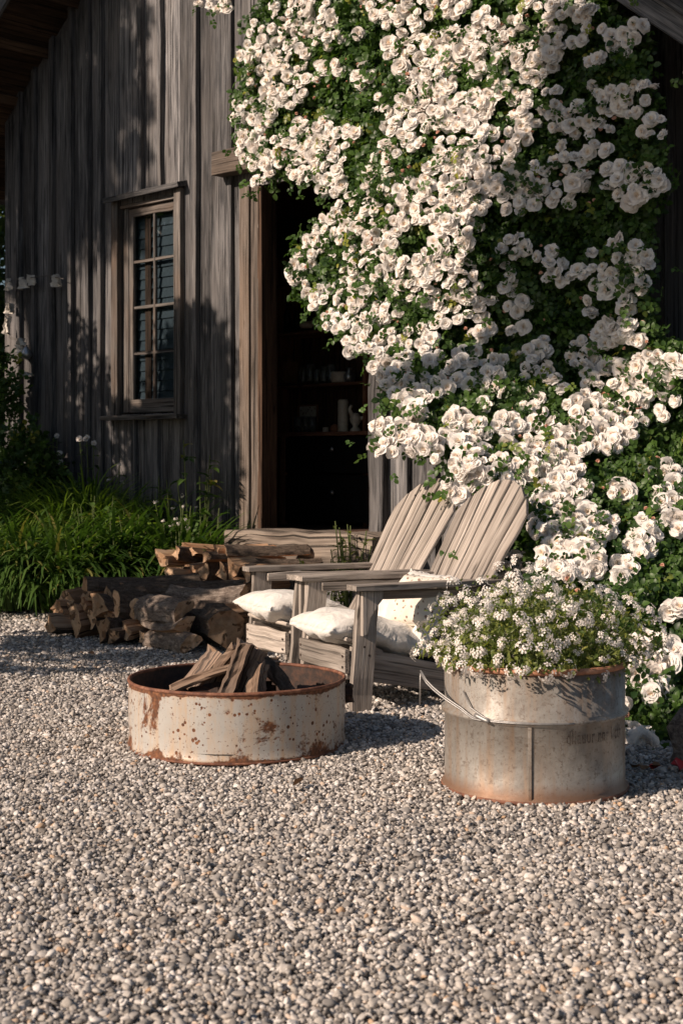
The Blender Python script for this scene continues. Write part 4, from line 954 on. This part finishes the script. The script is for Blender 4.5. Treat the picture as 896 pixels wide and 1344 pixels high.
# ---------------------------------------------------------------- plants of the bed along the wall
def blades(name, c, rad, h, n, w, mat, parent=None, droop=1.0, spread=.9, segs=5, lean=(0, 0), dome=0):
    """Strap leaves springing from c and arching outwards."""
    V = np.zeros((n, (segs+1)*2, 3)); th = rng.uniform(0, 2*math.pi, n); L = h*rng.uniform(.65, 1.25, n); sp = rng.uniform(.1, 1, n)**.7*spread
    r0 = rad*np.sqrt(rng.random(n)); a0 = th+rng.normal(0, .5, n); b0 = np.c_[np.cos(a0)*r0, np.sin(a0)*r0]
    dirx, diry = np.cos(th), np.sin(th); hx = b0[:, 0].copy(); hy = b0[:, 1].copy(); hz = dome*(1-(r0/rad)**2); ang = np.pi/2-sp*.85
    for i in range(segs+1):
        ww = w*rng.uniform(.8, 1.2, n)*(np.sin(np.pi*min(.96, .18+.8*i/segs))**.8) if i == 0 else ww0*(np.sin(np.pi*min(.97, .2+.78*i/segs))**.8)
        if i == 0: ww0 = w*rng.uniform(.7, 1.2, n); ww = ww0*.6
        V[:, i*2] = np.c_[hx-diry*ww/2, hy+dirx*ww/2, hz]; V[:, i*2+1] = np.c_[hx+diry*ww/2, hy-dirx*ww/2, hz]
        st = L/segs; hx = hx+(np.cos(ang)*dirx+lean[0]*.2*i/segs)*st; hy = hy+(np.cos(ang)*diry+lean[1]*.2*i/segs)*st; hz = hz+np.sin(ang)*st; ang = ang-droop*(.35+.65*sp)*(.35+.5*i/segs)*2.0/segs*2
    V[:, :, 2] = np.maximum(V[:, :, 2], .01)
    f = np.array([(2*i, 2*i+1, 2*i+3, 2*i+2) for i in range(segs)]); nv = (segs+1)*2
    Fq = (f[None]+(np.arange(n)*nv)[:, None, None]).reshape(-1, 4)
    me = bpy.data.meshes.new(name); me.from_pydata((V.reshape(-1, 3)).tolist(), [], Fq.tolist())
    a = me.attributes.new('rnd', 'FLOAT', 'POINT'); a.data.foreach_set('value', np.repeat(rng.random(n), nv).astype('f'))
    me.materials.append(M[mat]); me.polygons.foreach_set('use_smooth', [True]*len(me.polygons)); me.update()
    o = bpy.data.objects.new(name, me); COL.objects.link(o); o.location = c
    if parent: o.parent = parent
    return o
gp = 'grassy clumps in the bed below the window'
for (px, py, Y, rad, h, n, w, mt, lb, dr) in (
    (112, 0, 12.25, .66, .70, 4600, .016, 'grass', 'tallest fine bladed grass mound below the window', 1.35),
    (60, 0, 11.9, .26, .60, 1100, .018, 'grass', 'rounded fine grass clump left of the tallest mound', 1.3),
    (190, 0, 11.7, .24, .74, 620, .034, 'strap', 'broad bladed leafy clump between the mound and the upper log stack', 1.0),
    (150, 0, 11.2, .24, .68, 620, .032, 'strap', 'strappy green clump directly behind the lower log stack', 1.1),
    (82, 0, 11.1, .30, .70, 800, .026, 'strap', 'arching green clump behind the left log ends', 1.25),
    (28, 0, 11.2, .32, .72, 900, .025, 'strap', 'arching pale green clump at the gravel edge far left', 1.25),
    (-22, 0, 11.6, .30, .78, 700, .025, 'strap', 'strappy clump cut by the left picture edge', 1.2),
    (235, 0, 11.3, .22, .74, 620, .032, 'strap', 'low leafy clump beside the upper log stack', 1.0)):
    o = blades('grass_clump', (P(px, 700, Y).x, Y, .02), rad, h, n, w, mt, droop=dr, dome=.50 if 'tallest fine' in lb else .2); tag(o, lb, 'grass clump', gp)
def stalk_plant(px, Y, h, n, label, flower=None, leafs=.05, spread=.16, mat='strap', top=.4, name='flowering_plant'):
    root = empty(name, (P(px, 700, Y).x, Y, .02), 0, label, 'plant'); mb = MB(); lp = []; ld = []; fpos = []
    for i in range(n):
        a = random.uniform(0, 6.28); s = spread*random.uniform(.2, 1); hh = h*random.uniform(.7, 1.05); p0 = Vector((s*.3*math.cos(a), s*.3*math.sin(a), 0)); p1 = Vector((s*math.cos(a), s*math.sin(a), hh))
        pm = p0.lerp(p1, .5)+Vector((random.uniform(-.02, .02),)*2+(0,)); tube(mb, [p0, pm, p1], .008, 5, taper=.5)
        for k in range(int(11*top+7)):
            t = random.uniform(.15, .97); q = p0.lerp(p1, t); lp.append(tuple(q)); b = random.uniform(0, 6.28); ld.append((math.cos(b), math.sin(b), random.uniform(-.2, .7)))
        fpos.append(p1)
    mb.build('stems', M['stem'], root)
    ld = np.array(ld); ld /= np.linalg.norm(ld, axis=1, keepdims=True); y = ld; z = np.tile([0, 0, 1.0], (len(ld), 1)); x = np.cross(y, z); x /= np.linalg.norm(x, axis=1, keepdims=True); z = np.cross(x, y)
    scatter('leaves', [leaf_t(1, .5, .1, .3)], M[mat], np.array(lp), np.stack([x, y, z], 2), rng.uniform(.7, 1.3, len(lp))*leafs*1.8, root)
    if flower:
        for p in fpos:
            if random.random() < .8:
                me = (random.choice(FC) if flower == 'cluster' else random.choice(RM)); o = bpy.data.objects.new('blossom', me); COL.objects.link(o); o.parent = root; o.location = p
                o.rotation_euler = (random.uniform(.4, 1.3), 0, random.uniform(-.8, .4)); s = random.uniform(.05, .08) if flower != 'cluster' else random.uniform(.022, .034); o.scale = (s,)*3
    return root
RM = [mesh_from_t('blossom', t, M['petal'], .1+.12*i) for i, t in enumerate(ROSES)]
stalk_plant(68, 13.0, 1.38, 5, 'tall leafy plant with pale blossoms against the left boards', 'rose')
stalk_plant(120, 12.7, 1.34, 5, 'tall plant with white blossoms just left of the window', 'rose')
stalk_plant(155, 12.4, 1.26, 4, 'slender plant with white flowers rising under the window sill', 'cluster')
for i, (x, y, h, n_) in enumerate(((20, 11.0, .55, 9), (66, 10.9, .60, 9), (110, 10.85, .62, 10), (152, 10.9, .66, 10), (186, 11.1, .72, 9), (128, 11.5, .85, 9), (170, 11.7, .95, 8))):
    stalk_plant(x, y, h, n_, ['leafy stemmed plant at the far left front of the bed', 'leafy stemmed plant between the two pale clumps at the left', 'leafy stemmed plant above the left log ends', 'leafy stemmed plant above the middle of the lower stack', 'leafy stemmed plant just left of the upper stack', 'taller leafy stems in front of the grass mound', 'tallest leafy stems right of the grass mound'][i], None, .065, .22, 'strap' if i % 2 else 'grass', 1.2, 'leafy_plant')
stalk_plant(208, 11.9, .98, 7, 'leafy green plant without flowers under the window', None, .06)
stalk_plant(232, 11.4, 1.0, 7, 'plant with small yellow flower spikes right of the window', 'cluster', .035, .2, 'grass')
stalk_plant(258, 11.5, 1.28, 6, 'tall leafy stem beside the doorway board', None, .07, .16)
stalk_plant(240, 11.0, .72, 8, 'low plant with small cream flowers behind the upper log stack', 'cluster', .04)
stalk_plant(282, 11.3, .75, 7, 'bushy small plant at the corner of the doorstep', None, .05)
stalk_plant(462, 10.0, .72, 12, 'small bushy plant in front of the doorstep', None, .04, .17, 'leaf2')
stalk_plant(430, 10.05, .46, 6, 'low weed at the foot of the doorstep', None, .04, .2, 'leaf2')
def leafy(name, label, c, rx, ry, rz, n, size, mat='tree_leaf', cat='shrub', trunk=None, seed=0, lobes=9, shell=.5, t=None, off=(0, 0)):
    """A shrub or a tree: trunk with limbs, crown of many leaves in uneven clumps."""
    root = empty(name, (c[0], c[1], 0), 0, label, cat); r = np.random.default_rng(seed)
    zc = c[2]; cen = r.normal(0, .46, (lobes, 3)); cen /= np.maximum(1, np.linalg.norm(cen, axis=1, keepdims=True)); lr = r.uniform(.28, .5, lobes)
    k = r.integers(0, lobes, n); d = r.normal(size=(n, 3)); d /= np.linalg.norm(d, axis=1, keepdims=True); rad = r.uniform(shell, 1.05, n)**.6
    p = (cen[k]+d*(lr[k]*rad)[:, None])*np.array([rx, ry, rz])+np.array([*off, zc]); p = p[p[:, 2] > .05]
    scatter('crown', t or SPRIGS, M[mat], p, rots_facing(r.normal(size=p.shape)+np.array([0, 0, .6])), r.uniform(.7, 1.3, len(p))*size, root)
    mb = MB(); tr = trunk or .03; ox, oy = off; tube(mb, [(0, 0, 0), (ox*.15+.04, oy*.15+.03, zc*.3), (ox*.45, oy*.45, zc*.6), (ox*.9, oy*.9, zc*.85)], tr, 8, taper=.6)
    for q in cen: tube(mb, [(ox*.35, oy*.35, zc*.5), tuple(np.array([rx, ry, rz])*q*.5+np.array([ox*.9, oy*.9, zc*.85])), tuple(np.array([rx, ry, rz])*q+np.array([ox, oy, zc]))], tr*.5, 6, taper=.3)
    mb.build('trunk', M['bark'], root); return root
leafy('leafy_shrub', 'dark shrub against the barn corner at the left edge', (P(-2, 0, 13.2).x, 13.2, .95), .55, .5, 1.0, 2600, .09, 'leaf', seed=3)
leafy('leafy_shrub', 'low dark shrub between the grass mound and the left boards', (P(50, 0, 12.7).x, 12.7, .5), .5, .35, .6, 1500, .08, 'leaf', seed=4)
leafy('garden_tree', 'sunlit tree beyond the far left barn corner', (-4.55, 16.6, 3.1), 1.5, 1.4, 3.2, 9000, .17, 'tree_leaf', 'tree', .12, seed=5)
# trees and shrubs outside the left edge whose shade falls on the barn, the logs and the gravel
leafy('shade_tree', 'large leafy tree left of the yard that shades the barn gable', (-8.7, 9.9, 8.75), 2.1, 1.9, 2.3, 15500, .14, 'tree_leaf', 'tree', .16, seed=6, lobes=14)
leafy('shade_shrub', 'tall shrub left of the yard that shades the firewood', (-3.95, 7.75, 1.75), .85, 1.05, 1.3, 2100, .11, 'tree_leaf', 'shrub', .05, seed=8)
leafy('shade_tree', 'small tree left of the yard beside the planting bed', (-5.9, 10.0, 3.5), 1.3, 1.3, 1.6, 4300, .13, 'tree_leaf', 'tree', .08, seed=9)

leafy('shade_tree', 'unseen leaning tree added left of the yard to shade the right of the rose', (-5.4, 7.6, 5.95), .80, .85, 1.15, 3600, .12, 'tree_leaf', 'tree', .07, seed=12, lobes=12, off=(2.3, -2.05))  # out of view; added to block sun, leaning to keep its trunk shadow off the gravel
for i, (x, y, r_, h) in enumerate(((-14, 9.5, 2.2, 3.2), (-13.2, 13.0, 2.4, 3.5), (-14.5, 16.5, 2.3, 3.3), (-11.5, 20, 2.4, 3.2), (-7.5, 23, 2.4, 3.4))):
    leafy('boundary_tree', ['nearest tree of the row closing the far left side', 'second tree of the row closing the far left side', 'third tree of the row closing the far left side', 'fourth tree of the row, behind the barn corner', 'last tree of the row, behind the barn'][i], (x, y, h), r_, r_, h, 5200, .30, 'tree_leaf', 'tree', .15, seed=20+i, shell=.35)

# ---------------------------------------------------------------- the climbing rose
def Yw(px): return Y0/(1+.0005*(px-448))
def Yf(px, py):
    px = np.asarray(px, float); py = np.asarray(py, float)
    wall = Yw(px); bulge = .6*np.exp(-(((px-540)/130)**2+((py-330)/190)**2))
    up = wall-.75-bulge
    low = np.interp(py, [360, 580, 700, 800, 900, 1010], [9.2, 8.0, 7.2, 6.55, 6.1, 5.75])
    low = np.where(px < 700, np.maximum(low, 7.75-.35*np.clip((py-650)/100, 0, 1)), low)
    k = np.clip((py-330)/260, 0, 1); k = k*k*(3-2*k)
    return up*(1-k)+np.minimum(up, low)*k
rose = empty('climbing_rose', (1.75, 7.2, 0), 0, 'huge climbing rose covered in creamy white blooms over the barn front', 'rose')
RO_ = np.array([1.75, 7.2, 0])
def unproj(px, py, Y): return np.c_[(px-448)*Y/F, Y, CH-(py-HY)*Y/F]
OUT = [(352, -70), (342, 20), (318, 75), (322, 130), (315, 165), (320, 200), (345, 225), (400, 228), (448, 236), (470, 262), (440, 290), (405, 305), (392, 335), (392, 370), (412, 405), (440, 432), (470, 452), (498, 440), (512, 480), (516, 520), (520, 560), (548, 582), (580, 602), (620, 630), (660, 655), (688, 680), (650, 722), (640, 760), (700, 800), (815, 815), (818, 900), (822, 1000), (900, 1015), (1010, 1015), (1010, 440), (900, 468), (862, 448), (848, 400), (842, 300), (866, 235), (858, 170), (850, 110), (838, 40), (800, 20), (770, -70)]
n = 60000; px = rng.uniform(300, 1010, n); py = rng.uniform(-70, 1020, n); w = in_poly(px+rng.normal(0, 7, n), py+rng.normal(0, 7, n), OUT)
dens = np.where((px > 300) & (px < 640) & (py < 300), .9, 1.0)
px, py = px[w], py[w]; n = len(px); dep = rng.gamma(1.6, .11, n)-.06; dep = dep+.10*snoise(px, py, .035)
pts = unproj(px, py, Yf(px, py)+dep)-RO_
shade = rng.random(n)*.9+.1*(rng.random(n) > .5)
scatter('foliage', SPRIGS, M['leaf'], pts, rots_facing(np.tile([-.35, -.75, .45], (n, 1)), .65), rng.uniform(.055, .09, n)*np.clip((Yf(px, py)/9), .75, 1.1), rose, rnd=shade)
# looser sprays outside the outline
CL = """350,40,22,7 335,75,18,6 352,100,22,7 322,150,15,5 345,150,18,5 375,120,22,7 385,75,20,5 405,90,16,3 380,20,20,6 412,20,22,7 430,45,18,4 325,192,15,6 345,222,16,5 365,195,18,6 395,185,22,7 420,175,16,5 400,215,20,6 430,235,18,6 440,205,16,4 455,180,12,3 437,85,10,2 478,100,12,3 470,45,9,1
500,8,20,5 545,12,22,7 585,5,18,4 515,20,15,3 620,20,18,4 655,35,20,5 680,30,10,2 735,15,22,6 760,12,16,4 770,37,8,1 790,37,8,1 700,5,15,3 810,52,14,3 825,58,10,2 838,35,8,2 530,65,20,6 560,80,28,11 590,65,24,9 620,60,20,6 575,105,20,7 637,98,14,3 655,75,10,2 655,50,10,2 683,75,18,6 700,95,16,4 718,60,22,7 715,75,16,4 760,60,12,2 780,80,10,2
540,130,22,7 535,165,26,9 500,135,12,2 575,145,20,5 610,150,20,6 632,138,16,4 660,115,20,5 680,135,18,5 725,135,18,4 757,155,20,4 732,160,14,3 675,180,16,4 690,170,12,3 790,120,14,3 795,135,14,3 810,125,14,3 825,150,12,2 845,120,14,3 855,170,16,4 787,182,18,4
630,200,26,10 650,235,24,8 600,205,20,6 605,250,24,8 750,200,22,6 700,230,14,3 705,250,12,3 735,255,14,3 755,240,16,4 685,265,20,5 810,235,20,5 825,250,18,5 845,240,18,4 860,235,12,3 675,325,18,4 720,345,18,4 735,360,16,3 660,370,18,4 680,400,12,3 775,355,22,5 795,370,14,3 820,330,18,5 835,345,14,3 825,385,20,5 835,370,10,2 820,430,22,6 800,440,14,4 765,400,14,2
620,400,24,8 630,430,14,3 680,430,12,2 545,450,18,4 505,480,14,4 520,490,16,5 540,515,18,5 580,490,20,6 610,480,20,6 640,485,18,4 700,475,18,4 715,460,10,2 508,575,18,8 545,560,16,5 560,585,18,5 540,530,14,4 600,575,20,6 615,600,20,6 630,560,14,3 600,550,10,2 640,620,18,6 665,640,18,6 620,620,10,3 605,640,14,3 650,520,14,3 670,560,16,4 700,530,12,3 760,460,14,3 765,480,14,3 725,500,14,3 780,490,16,4 800,495,14,3 825,500,14,4 835,485,8,1
770,540,24,9 790,555,18,4 800,570,16,4 745,570,12,2 820,555,18,4 715,575,22,7 700,600,20,7 730,590,14,3 770,580,12,2 840,520,12,3 878,525,8,1 870,495,10,2 850,480,14,3 885,480,12,2 862,545,8,1 740,630,20,7 730,660,20,7 760,650,10,2 870,630,16,4 880,650,14,3 890,685,10,2 780,690,20,6 765,715,18,6 740,700,18,5 715,690,14,4 810,640,10,2 845,700,14,3 840,715,12,3 700,735,12,3 770,735,16,4 660,735,18,6 640,750,14,4 620,740,14,4 680,755,10,2 820,745,10,2 745,745,14,3
845,855,18,6 865,870,14,4 835,890,12,2 855,905,10,2 808,915,8,1 830,965,8,2 860,977,8,1 838,968,8,2 890,800,8,1 880,855,8,1 290,6,14,5 268,0,8,2
930,560,24,5 950,700,24,5 930,820,20,4 960,900,20,3"""
bp = []
for s in CL.split():
    x, y, r, k = map(int, s.split(',')); k = max(1, round(k*(1.45 if x < 660 else (1.25 if y < 440 else 1.75)))); r = r*(1.15 if y > 440 else 1.0) if k > 1 else 1
    for i in range(k):
        for _ in range(30):
            a = random.uniform(0, 6.28); q = r*math.sqrt(random.random())*1.15; bx, by = x+q*math.cos(a), y+q*math.sin(a)
            if all((bx-e[0])**2+(by-e[1])**2 > 9.5**2 for e in bp): break
        bp.append((bx, by, .02+.05*(1-(q/(r*1.15))**2)))
DA = [(388, 335), (425, 285), (470, 245), (490, 200), (520, 180), (600, 185), (655, 200), (655, 240), (640, 290), (605, 330), (640, 380), (620, 415), (560, 440), (510, 470), (450, 462), (415, 410), (380, 365)]
tries = 0
while tries < 5200:
    tries += 1; bx, by = random.uniform(375, 660), random.uniform(175, 475)
    if not in_poly(np.array([bx]), np.array([by]), DA)[0]: continue
    if math.sin(bx*.055)+math.sin(by*.06+bx*.02) < -1.15: continue
    if all((bx-e[0])**2+(by-e[1])**2 > 10**2 for e in bp): bp.append((bx, by, random.uniform(0, .08)))
bp = np.array(bp); Yb = Yf(bp[:, 0], bp[:, 1])-bp[:, 2]-.07
Yb = np.where((bp[:, 0] < 315) & (bp[:, 1] < 30), Yw(bp[:, 0])-.8, Yb)
bpos = unproj(bp[:, 0], bp[:, 1], Yb)-RO_; nb = len(bpos)
size = rng.uniform(.068, .112, nb); size[rng.random(nb) < .08] *= 1.3
size *= np.where(bp[:, 0] > 660, .92, 1.0)*np.where(in_poly(bp[:, 0], bp[:, 1], DA), .9, 1.0)
gr = np.random.default_rng(5); face = np.tile([-.42, -.80, .28], (nb, 1))+gr.normal(0, .36, (nb, 3))
rots = rots_facing(face)
order = np.argsort(-(size/Yb)); big = order[:100]; restb = order[100:]
for i in big:
    o = bpy.data.objects.new('blossom', RM[i % 7]); COL.objects.link(o); o.parent = rose
    m4 = Matrix(rots[i].tolist()).to_4x4(); o.matrix_local = Matrix.Translation(bpos[i]) @ m4 @ Matrix.Scale(float(size[i]), 4)
o = scatter('blossoms', ROSES, M['petal'], bpos[restb], rots[restb], size[restb], rose, rnd=rng.random(len(restb))*.8); o['kind'] = 'stuff'
# buds and little sprays beside the blooms
k = rng.integers(0, nb, 420); bq = bp[k, :2]+rng.normal(0, 14, (420, 2)); ok = in_poly(bq[:, 0], bq[:, 1], OUT); bq = bq[ok]
bb = unproj(bq[:, 0], bq[:, 1], Yf(bq[:, 0], bq[:, 1])-.10)-RO_
o = scatter('buds', BUDS, M['bud'], bb, rots_facing(np.tile([-.2, -.5, .7], (len(bb), 1)), .5), rng.uniform(.025, .042, len(bb)), rose); o['kind'] = 'stuff'
k = rng.integers(0, nb, 2600); bq = bp[k, :2]+rng.normal(0, 13, (2600, 2))
bb = unproj(bq[:, 0], bq[:, 1], Yb[k]+rng.uniform(-.02, .10, 2600))-RO_
scatter('sprays', SPRIGS, M['leaf'], bb, rots_facing(np.tile([-.3, -.7, .4], (2600, 1)), .8), rng.uniform(.045, .075, 2600), rose)
mb = MB()
for i in range(26):
    x0 = random.uniform(720, 960); y0 = 1012; x1 = random.uniform(540, 860); y1 = random.uniform(-40, 600)
    pts = []
    for t in np.linspace(0, 1, 9):
        x = x0+(x1-x0)*t**1.6; y = y0+(y1-y0)*t; q = unproj(np.array([x]), np.array([y]), Yf(x, y)+.35+.1*math.sin(i+t*5))[0]-RO_; pts.append(tuple(q+np.array([0, 0, .03*math.sin(t*9+i)])))
    tube(mb, pts, random.uniform(.008, .018), 6, taper=.4)
mb.build('canes', M['cane'], rose, smooth=True)

# ---------------------------------------------------------------- garland of white scraps on the left boards
gl = empty('garland', WW(30, 372, -.12), -TH, 'wire garland with crumpled white pieces hung at the left end of the barn', 'garland')
def gpt(px, py): 
    return Vector(WL(px, py, -.12))-Vector(WL(30, 372, -.12))
mb = MB(); tube(mb, [gpt(5, 372), gpt(25, 366), gpt(45, 364), gpt(62, 362), gpt(84, 366)], .004, 5); tube(mb, [gpt(12, 366), gpt(13, 395), gpt(9, 430), gpt(14, 445), gpt(33, 447)], .003, 5); tube(mb, [gpt(12, 443), gpt(33, 445)], .003, 5)
mb.build('cord', M['cord'], gl)
def scrap(px, py, w, h, sd):
    r = random.Random(sd); n = 6; mb = MB(); v = []
    for s in (0, .008):
        for j in range(n):
            for i in range(n):
                a = i/(n-1)-.5; b = j/(n-1); ww = w*(.25+.85*b)
                v.append((a*ww+r.uniform(-.006, .006), r.uniform(-.018, .018)-.03*math.sin(a*7+sd)+s, -b*h*(1-.3*abs(a))+r.uniform(-.006, .006)))
    f = [(j*n+i, (j+1)*n+i, (j+1)*n+i+1, j*n+i+1) for j in range(n-1) for i in range(n-1)]; f += [tuple(q+n*n for q in t[::-1]) for t in f]
    mb.add(v, f); o = mb.build('white_scrap', M['paper'], gl); o.location = gpt(px, py); return o
for i, (x, y, w, h) in enumerate(((11, 366, .10, .12), (28, 364, .14, .12), (40, 361, .11, .10), (73, 360, .13, .12), (13, 398, .12, .10), (10, 415, .09, .18), (28, 444, .12, .08), (24, 452, .13, .1), (32, 488, .2, .04))): scrap(x, y, w, h, i)
ob = empty('glass_bauble', WW(35, 462, -.12), 0, 'pear shaped pale bauble hanging below the garland', 'ornament')
mb = MB(); lathe(mb, [(0, -.07), (.035, -.06), (.052, -.03), (.045, 0), (.02, .04), (.006, .06), (0, .062)], 18); mb.build('bulb', M['pewter'], ob, smooth=True); mb = MB(); tube(mb, [(0, 0, .05), (0, 0, .12)], .002, 5); mb.build('hanger', M['cord'], ob)

# ---------------------------------------------------------------- odds and ends at the foot of the rose
def fallen(px, py, mat, s, label, sd):
    p = G(px, py); n = 6; r = random.Random(sd); mb = MB(); v, f, _ = leaf_t(1, 1.1, .25, -.2)
    v = v*s+np.array([0, 0, .016+.25*s]); mb.add(np.vstack([v, v-np.array([0, 0, .002])]), [tuple(t) for t in f]+[tuple(q+len(v) for q in t[::-1]) for t in f]); o = mb.build('fallen_leaf', M[mat], smooth=True); o.location = p; o.rotation_euler = (r.uniform(-.5, .5), r.uniform(-.5, .5), r.uniform(0, 6.28)); tag(o, label, 'leaf', 'leaves fallen on the gravel')
fallen(874, 1012, 'redleaf', .07, 'largest bright red leaf at the foot of the rose', 1); fallen(886, 1018, 'redleaf', .05, 'bright red leaf at the right picture edge', 2); fallen(866, 1014, 'redleaf', .05, 'small red leaf left of the larger red ones', 3)
for i, (x, y) in enumerate(((828, 1016), (842, 1020), (851, 1014), (115, 862), (545, 905), (388, 1040))): fallen(x, y, 'brownleaf', .045, ['brown leaf touching the planter side', 'curled brown leaf on the gravel right of the planter', 'brown leaf beside the red leaves', 'brown leaf on the gravel before the lower log stack', 'dry leaf on the gravel by the chair side rail', 'lone brown leaf in front of the fire ring'][i], 10+i)
q = G(893, 1012); mb = MB(); tube(mb, [(0, 0, 0), (.02, .02, .06), (-.01, .03, .14), (.03, .02, .2)], .05, 10, taper=.7); o = mb.build('tree_stump', M['birch'], smooth=True); o.location = q+Vector((.03, .12, -.01)); tag(o, 'pale gnarled stump at the right edge under the rose', 'stump')
